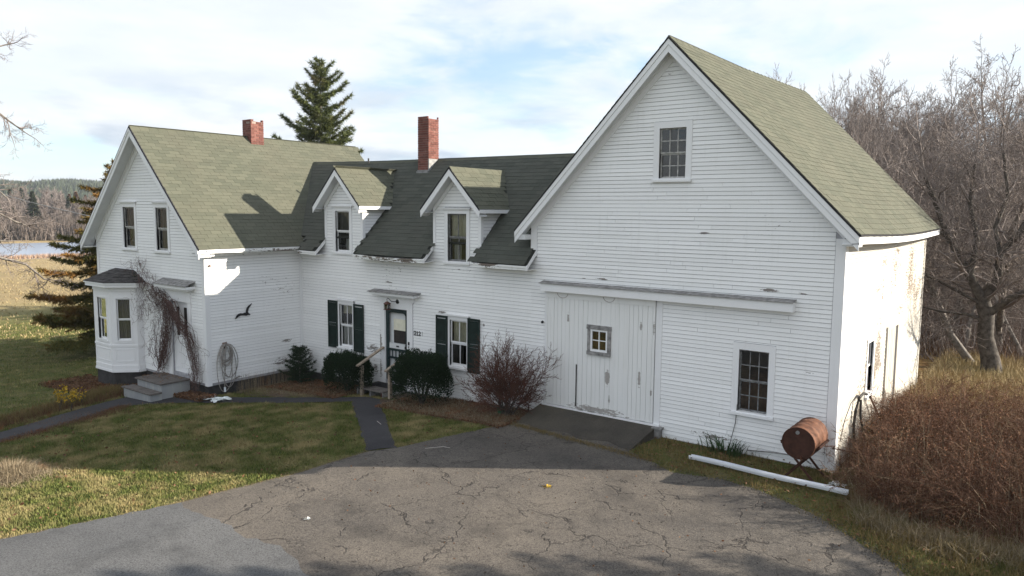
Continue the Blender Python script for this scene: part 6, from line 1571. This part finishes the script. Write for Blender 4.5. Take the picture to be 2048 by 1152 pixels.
strokes('dry_grass_fringe', 9000, thfront, .34, M['straw'], .8, .005, 3, 71, label='pale dry grass leaning out along the foot of the thicket', cat='grass', hj=.7)
strokes('dry_grass_fringe', 9000, thfront, .28, M['roughgrass'], .8, .006, 3, 72, label='brown-green grass at the foot of the thicket', cat='grass', hj=.7)
M['grit'] = veg('loose_grit', (.04,.037,.034), (.15,.135,.12))
def edge_of(P, sd):
    A = np.array(P)
    def q(rg, n): t = rg.random(n); k = np.linspace(0, 1, len(A)); return np.interp(t, k, A[:, 0])+rg.normal(0, sd, n), np.interp(t, k, A[:, 1])+rg.normal(0, sd, n)
    return q
litter('loose_grit', edge_of(right[:9], .14), 2500, .014, 'loose grit crumbling along the right edge of the driveway', M['grit'], 73, .012)
litter('loose_grit', lambda rg, n: (rg.uniform(-8, 2, n), rg.uniform(-10, -1, n)), 3000, .012, 'loose grit scattered over the driveway', M['grit'], 75, .006)
# tufts in the joint below the ramp and on the drive edge
strokes('joint_grass', 3500, lambda rg, n: (lambda t: (-7.1+4.0*t+rg.normal(0,.05,n), -1.25-.35*t+rg.normal(0,.07,n)))(rg.random(n)), .09, M['roughgrass'], .7, .005, 2, 17, label='brown grass in the joint where ramp meets driveway', cat='grass')
strokes('drive_edge_straw', 9000, lambda rg, n: (lambda t: (np.interp(t, np.linspace(0,1,len(left)), [p[0] for p in left])+rg.normal(0,.05,n), np.interp(t, np.linspace(0,1,len(left)), [p[1] for p in left])+rg.normal(0,.05,n)))(rg.random(n)), .05, M['straw'], .9, .005, 1, 18, label='dry brown grass edging along the left side of the driveway', cat='grass')
sheet('garden_bed', wob([(-16.4,-.1),(-16.4,-2.6),(-15.2,-2.55),(-13.5,-1.75),(-12.9,-1.0),(-12.9,-.1)], .06, .2, 12), simple('bed_soil', (.045,.030,.022), .95, scale=9, var=.5, c2=(.12,.085,.06), bump=.8), .012)
sheet('garden_bed', wob([(-11.7,-.1),(-11.7,-1.0),(-10.9,-1.75),(-8.5,-1.75),(-7.2,-1.35),(-6.98,-.8),(-6.98,-.1)], .06, .2, 13), bpy.data.materials['bed_soil'], .012)
# flower beds full of dead stalks
bed1 = lambda rg, n: (lambda x, t: (x, -.50-t*(.95+.33*np.maximum(0, -13-x))))(rg.uniform(-16.3, -12.95, n), rg.random(n))
bed2 = lambda rg, n: (rg.uniform(-11.0, -7.0, n), rg.uniform(-1.75, -.1, n))
strokes('dead_stalks', 12000, bed1, .14, M['straw'], 1.3, .004, 3, 21, label='flattened pale dead stalks in the bed left of the stoop', cat='dead plants', curve=.9)
strokes('dead_stalks', 13000, bed2, .20, M['straw'], 1.2, .004, 3, 22, label='tangled dead stalks in the bed under the red-twigged bush', cat='dead plants', curve=.9)
rg = np.random.default_rng(8)
litter('leaf_litter', lambda rg, n: (rg.uniform(-16.2,-12.9,n), rg.uniform(-1.7,-.1,n)), 9000, .03, 'brown leaf litter over the bed left of the stoop', seed=2)
litter('leaf_litter', lambda rg, n: (rg.uniform(-11.1,-6.9,n), rg.uniform(-1.8,-.1,n)), 12000, .03, 'brown leaf litter over the bed right of the stoop', seed=3)
litter('leaf_litter', lambda rg, n: (rg.uniform(-23.5,-19.2,n), rg.uniform(-5.2,-3.6,n)), 9000, .035, 'brown leaves and weeds below the bay window', seed=4, zz=.12)
litter('leaf_litter', lambda rg, n: (rg.uniform(-17.5,-16.0,n), rg.uniform(-3.9,-3.3,n)), 3000, .03, 'brown leaves heaped at the foot of the vine', seed=5, zz=.12)
def onpath(rg, n): t = rg.random(n); return -18.1+1.3*t+rg.normal(0, .3, n)*0-.9*rg.random(n)*0+rg.uniform(-.5, .5, n), -5.2-3.2*(1-t)*1.0+rg.uniform(-.2, .2, n)
strokes('path_weeds', 900, onpath, .10, M['leaflitter'], 1.0, .006, 2, 36, label='sparse weeds creeping over the sunken path', cat='weeds')
def pathedge(side):
    A = np.array([(-16.28,-8.73),(-16.72,-7.14),(-17.06,-6.13),(-17.58,-5.22)] if side else [(-18.3,-8.5),(-19.15,-6.1),(-19.6,-4.9),(-19.9,-4.5)])
    def q(rg, n): t = rg.random(n); k = np.linspace(0, 1, len(A)); return np.interp(t, k, A[:, 0])+rg.normal(0, .14, n)*(1 if side else 1.8), np.interp(t, k, A[:, 1])+rg.normal(0, .12, n)*(1 if side else 1.8)
    return q
strokes('path_weeds', 6000, pathedge(1), .09, M['leaflitter'], .8, .007, 2, 31, label='brown weeds along the near edge of the sunken path', cat='weeds')
strokes('path_weeds', 14000, pathedge(0), .20, M['leaflitter'], .7, .006, 3, 32, label='tall brown weeds along the far edge of the sunken path', cat='weeds')
strokes('path_weeds', 4000, pathedge(0), .34, M['roughgrass'], .6, .006, 3, 33, label='green-brown grass among the weeds beyond the sunken path', cat='weeds')
strokes('wall_weeds', 380, lambda rg, n: (XM+.25+np.abs(rg.normal(0, .12, n)), rg.uniform(-2.6, -.6, n)), .75, M['straw'], .12, .003, 3, 34, label='thin upright dead stems against the foot of the house side wall', cat='weeds', hj=.7)
litter('lawn_leaves', lawn(-19, -7.2, -12.5, -.8), 1500, .035, 'scattered brown leaves on the shaded lawn', seed=51, zz=.05)
litter('drive_leaves', lambda rg, n: (rg.uniform(-8, 1, n), rg.uniform(-8.5, -1, n)), 260, .022, 'small scattered leaves and grit on the driveway', seed=52, zz=.01)
litter('verge_leaves', verge, 2500, .03, 'brown leaves in the verge before the barn', seed=53, zz=.08)
strokes('lawn_tufts', 14000, clump(lawn(-19, -7.2, -12.5, -.8), 2.2, .80, seed=3), .13, M['roughgrass'], .7, .006, 2, 54, label='coarser brown tufts in the lawn', cat='grass')
# heap of dry grass at the left edge
hp = lambda rg, n: (-13.1+rg.normal(0, .42, n), -9.65+rg.normal(0, .38, n))
strokes('straw_heap', 5000, hp, lambda x, y: .12+.34*np.exp(-((x+13.1)**2+(y+9.65)**2)/.2), M['straw'], 1.2, .006, 3, 35, label='heap of pale dry stalks on the lawn at the left edge', cat='straw heap', kind='stuff')
# yellow-leaved saplings by the path
def yellow(x, y, h, label, seed, n=90):
    rnd = random.Random(seed); z = gz(x, y); root = empty('yellow_shrub', (x, y, z), label, 'shrub', 'small yellow-leaved shrubs by the path'); t = TB(); P = []
    for k in range(6):
        a = rnd.uniform(0, 6.28); p = Vector((x, y, z)); q = Vector((x+math.cos(a)*.22*h, y+math.sin(a)*.22*h, z+h*rnd.uniform(.75, 1))); t.tube([p, p.lerp(q, .5)+Vector((0,0,.05)), q], [.006,.005,.003], 3)
        for j in range(n//6): u = rnd.uniform(.45, 1); w = p.lerp(q, u); P.append((w.x+rnd.gauss(0,.04), w.y+rnd.gauss(0,.04), w.z+rnd.gauss(0,.03)))
    obj('stems', t.mesh('stems', M['barkdark'], ORG[root]), None, root); leaves('leaves', np.array(P), .04, M['yellowleaf'], seed, parent=root, org=ORG[root])
yellow(-18.6, -6.5, .75, 'bright yellow-leaved shrub beyond the sunken path, left of centre', 1, 130)
yellow(-18.25, -6.35, .70, 'second bright yellow-leaved shrub right beside the first', 2, 110)
yellow(-18.9, -5.8, .5, 'sparse yellow-leaved shrub nearest the bay window', 3, 40)
yellow(-18.6, -8.2, .8, 'yellow-leaved shrub at the far left edge of the picture', 4, 80)
# iris clump by the barn
rnd = random.Random(8); root = empty('iris_clump', (-2.05, -.22, -.05), 'clump of dark green sword-shaped leaves below the barn window', 'plant')
m = MB()
for k in range(110):
    x = -2.05+rnd.gauss(0, .26); y = -.22+rnd.gauss(0, .08); a = math.atan2(y+.22, (x+2.05)*.8)+rnd.gauss(0, .5); L = rnd.uniform(.22, .48); ln = rnd.uniform(.15, .75); w = .012; sx_, sy_ = -math.sin(a)*w, math.cos(a)*w; P = []
    for i in range(4):
        t = i/3; r_ = L*ln*t*t*1.1; z = -.05+L*(t-.35*ln*t*t); P.append((x+math.cos(a)*r_, y+math.sin(a)*r_, z))
    y0 = min(0, 0)
    v = []
    for i in range(3): v += [(P[i][0]-sx_*(1-i*.2), min(P[i][1]-sy_, -.02), P[i][2]), (P[i][0]+sx_*(1-i*.2), min(P[i][1]+sy_, -.02), P[i][2])]
    v.append((P[3][0], min(P[3][1], -.02), P[3][2])); m.add(v, [(0,1,3,2),(2,3,5,4),(4,5,6)])
obj('leaves', m, M['iris'], root)
# --- far shore of the pond
strokes('reeds', 9000, lambda rg, n: (-156+rg.normal(0, 1.8, n)-.0, rg.uniform(20, 95, n)), 1.3, M['reed'], .3, .06, 2, 41, label='brown reeds along the near bank of the pond', cat='reeds')
M['farbank'] = simple('pale_far_bank', (.34,.28,.17), .95, scale=.3, var=.3)
m = MB()
for k in range(40):
    y0 = 20+k*3.4; x0 = -228.5-1.6*math.sin(k*.7)
    m.hexa([(x0,y0,-4.9),(x0,y0+3.4,-4.9),(x0-9,y0+3.4,-4.9),(x0-9,y0,-4.9),(x0-1,y0,-4.35),(x0-1,y0+3.4,-4.35),(x0-9,y0+3.4,-3.9),(x0-9,y0,-3.9)][::1])
tag(obj('far_bank', m, M['farbank']), kind='structure')
rnd = random.Random(55)
fp = []
for i in range(4):
    a, c = tree_proto(200+i, 6.4, .16, 3, up=.3, wig=.2, kids=(12,9,7), spread=.65, minr=.035)
    fp.append((a.mesh('far_trunk', M['palebark'] if i == 1 else M['barkgrey']), c.mesh('far_crown', M['twig'])))
def far_evergreen(seed, mat):
    rg = np.random.default_rng(seed); n = 2600; f = rg.random(n)**.8; a = rg.uniform(0, 6.28, n); lay = .65+.35*np.sin(f*55+a*2); R = (1-f)**.85*2.1*lay*np.sqrt(rg.random(n)); P = np.stack([np.cos(a)*R, np.sin(a)*R, 1.0+f*8], -1)
    d = np.stack([np.cos(a), np.sin(a), rg.normal(0, .35, n)], -1); w = np.stack([-np.sin(a), np.cos(a), rg.normal(0, .3, n)], -1); V = np.stack([P-w*.16, P+w*.16, P+d*.42], 1).reshape(-1, 3)
    t = TB(); t.tube([(0,0,-.3),(0,0,8.4)], [.16,.03], 5); return (t.mesh('far_trunk', M['barkdark']), npmesh('far_crown', V, np.arange(3*n).reshape(-1, 3), mat, 3))
M['darkever'] = veg('far_evergreen', (.020,.032,.018), (.05,.062,.032)); M['russet'] = veg('far_russet', (.12,.06,.032), (.22,.12,.07))
ev = [far_evergreen(1, M['darkever']), far_evergreen(2, M['darkever']), far_evergreen(3, M['russet'])]
N_ = 0; spots = []
for k in range(230):
    d = 232+(rnd.random()**1.4)*190; ang = rnd.uniform(1.03, 1.36); x = CAM.x-d*math.sin(ang); y = CAM.y+d*math.cos(ang)
    if x > -236: continue
    e = rnd.random(); near = d < 275
    if e < .30: pr_ = rnd.choice(ev[:2]); lab = 'dark evergreen'; s_ = rnd.uniform(.8, 1.45)
    elif e < .36: pr_ = ev[2]; lab = 'russet evergreen'; s_ = rnd.uniform(.8, 1.4)
    else:
        j = rnd.randint(0, 3); pr_ = fp[j]; lab = 'leafless pale-barked' if j == 1 else 'leafless grey'; s_ = rnd.uniform(.8, 1.3)
    zz_ = max(-4.2, -4.2+(d-250)*.035)
    place_tree('far_tree', pr_, x, y, rnd.uniform(0, 6.28), s_*1.05, lab, 'tree', 'trees on the far shore', z=zz_)
for n_, o in enumerate(sorted([o for o in col.objects if o.get('group') == 'trees on the far shore'], key=screen_u)):
    o['label'] = '%s tree, %s from the left beyond the pond' % (o['label'], ordinal(n_+1))
# the mass of the wood behind them
def farmass(rg, n):
    d = rg.uniform(244, 470, n); a = rg.uniform(1.0, 1.38, n); return CAM.x-d*np.sin(a), CAM.y+d*np.cos(a)
strokes('far_wood', 90000, farmass, lambda x, y: 7.5+0*x, M['hill'], .35, .13, 3, 43, zfn=lambda x, y: np.maximum(-4.3, -4.3+(np.hypot(x-CAM.x, y-CAM.y)-250)*.035), label='brown leafless wood covering the slope beyond the pond', cat='wood', hj=.5)
def hillmass(rg, n):
    x = rg.uniform(-1250, -450, n); y = rg.uniform(-100, 900, n); return x, y
def hz_(x, y):
    rd = 25+5*np.sin(y*.004+1)+3*np.sin(y*.017)+1.2*np.sin(y*.06+x*.03); p = np.clip((-430-x)/500, 0, 1); p = p*p*(3-2*p); return -9+(rd+9)*p+1.0*np.sin(x*.05+y*.08)
strokes('hill_forest', 70000, hillmass, 9.0, M['darkever'], .04, 1.9, 2, 44, zfn=hz_, label='dark spruce forest on the far hill', cat='wood', hj=.6, wtip=.4)
# ------------------------------------------------------------------ air
hm = bpy.data.materials.new('thin_haze'); hm.use_nodes = True; hn = hm.node_tree.nodes; hn.clear()
ho = hn.new('ShaderNodeOutputMaterial'); hv = hn.new('ShaderNodeVolumePrincipled'); hv.inputs['Density'].default_value = .00022; hv.inputs['Color'].default_value = (.86,.92,1,1); hv.inputs['Anisotropy'].default_value = .2
hm.node_tree.links.new(hv.outputs[0], ho.inputs['Volume'])
m = MB(); m.box(-1700, 400, -600, 1700, -16, 60)
tag(obj('haze', m, hm), kind='stuff')
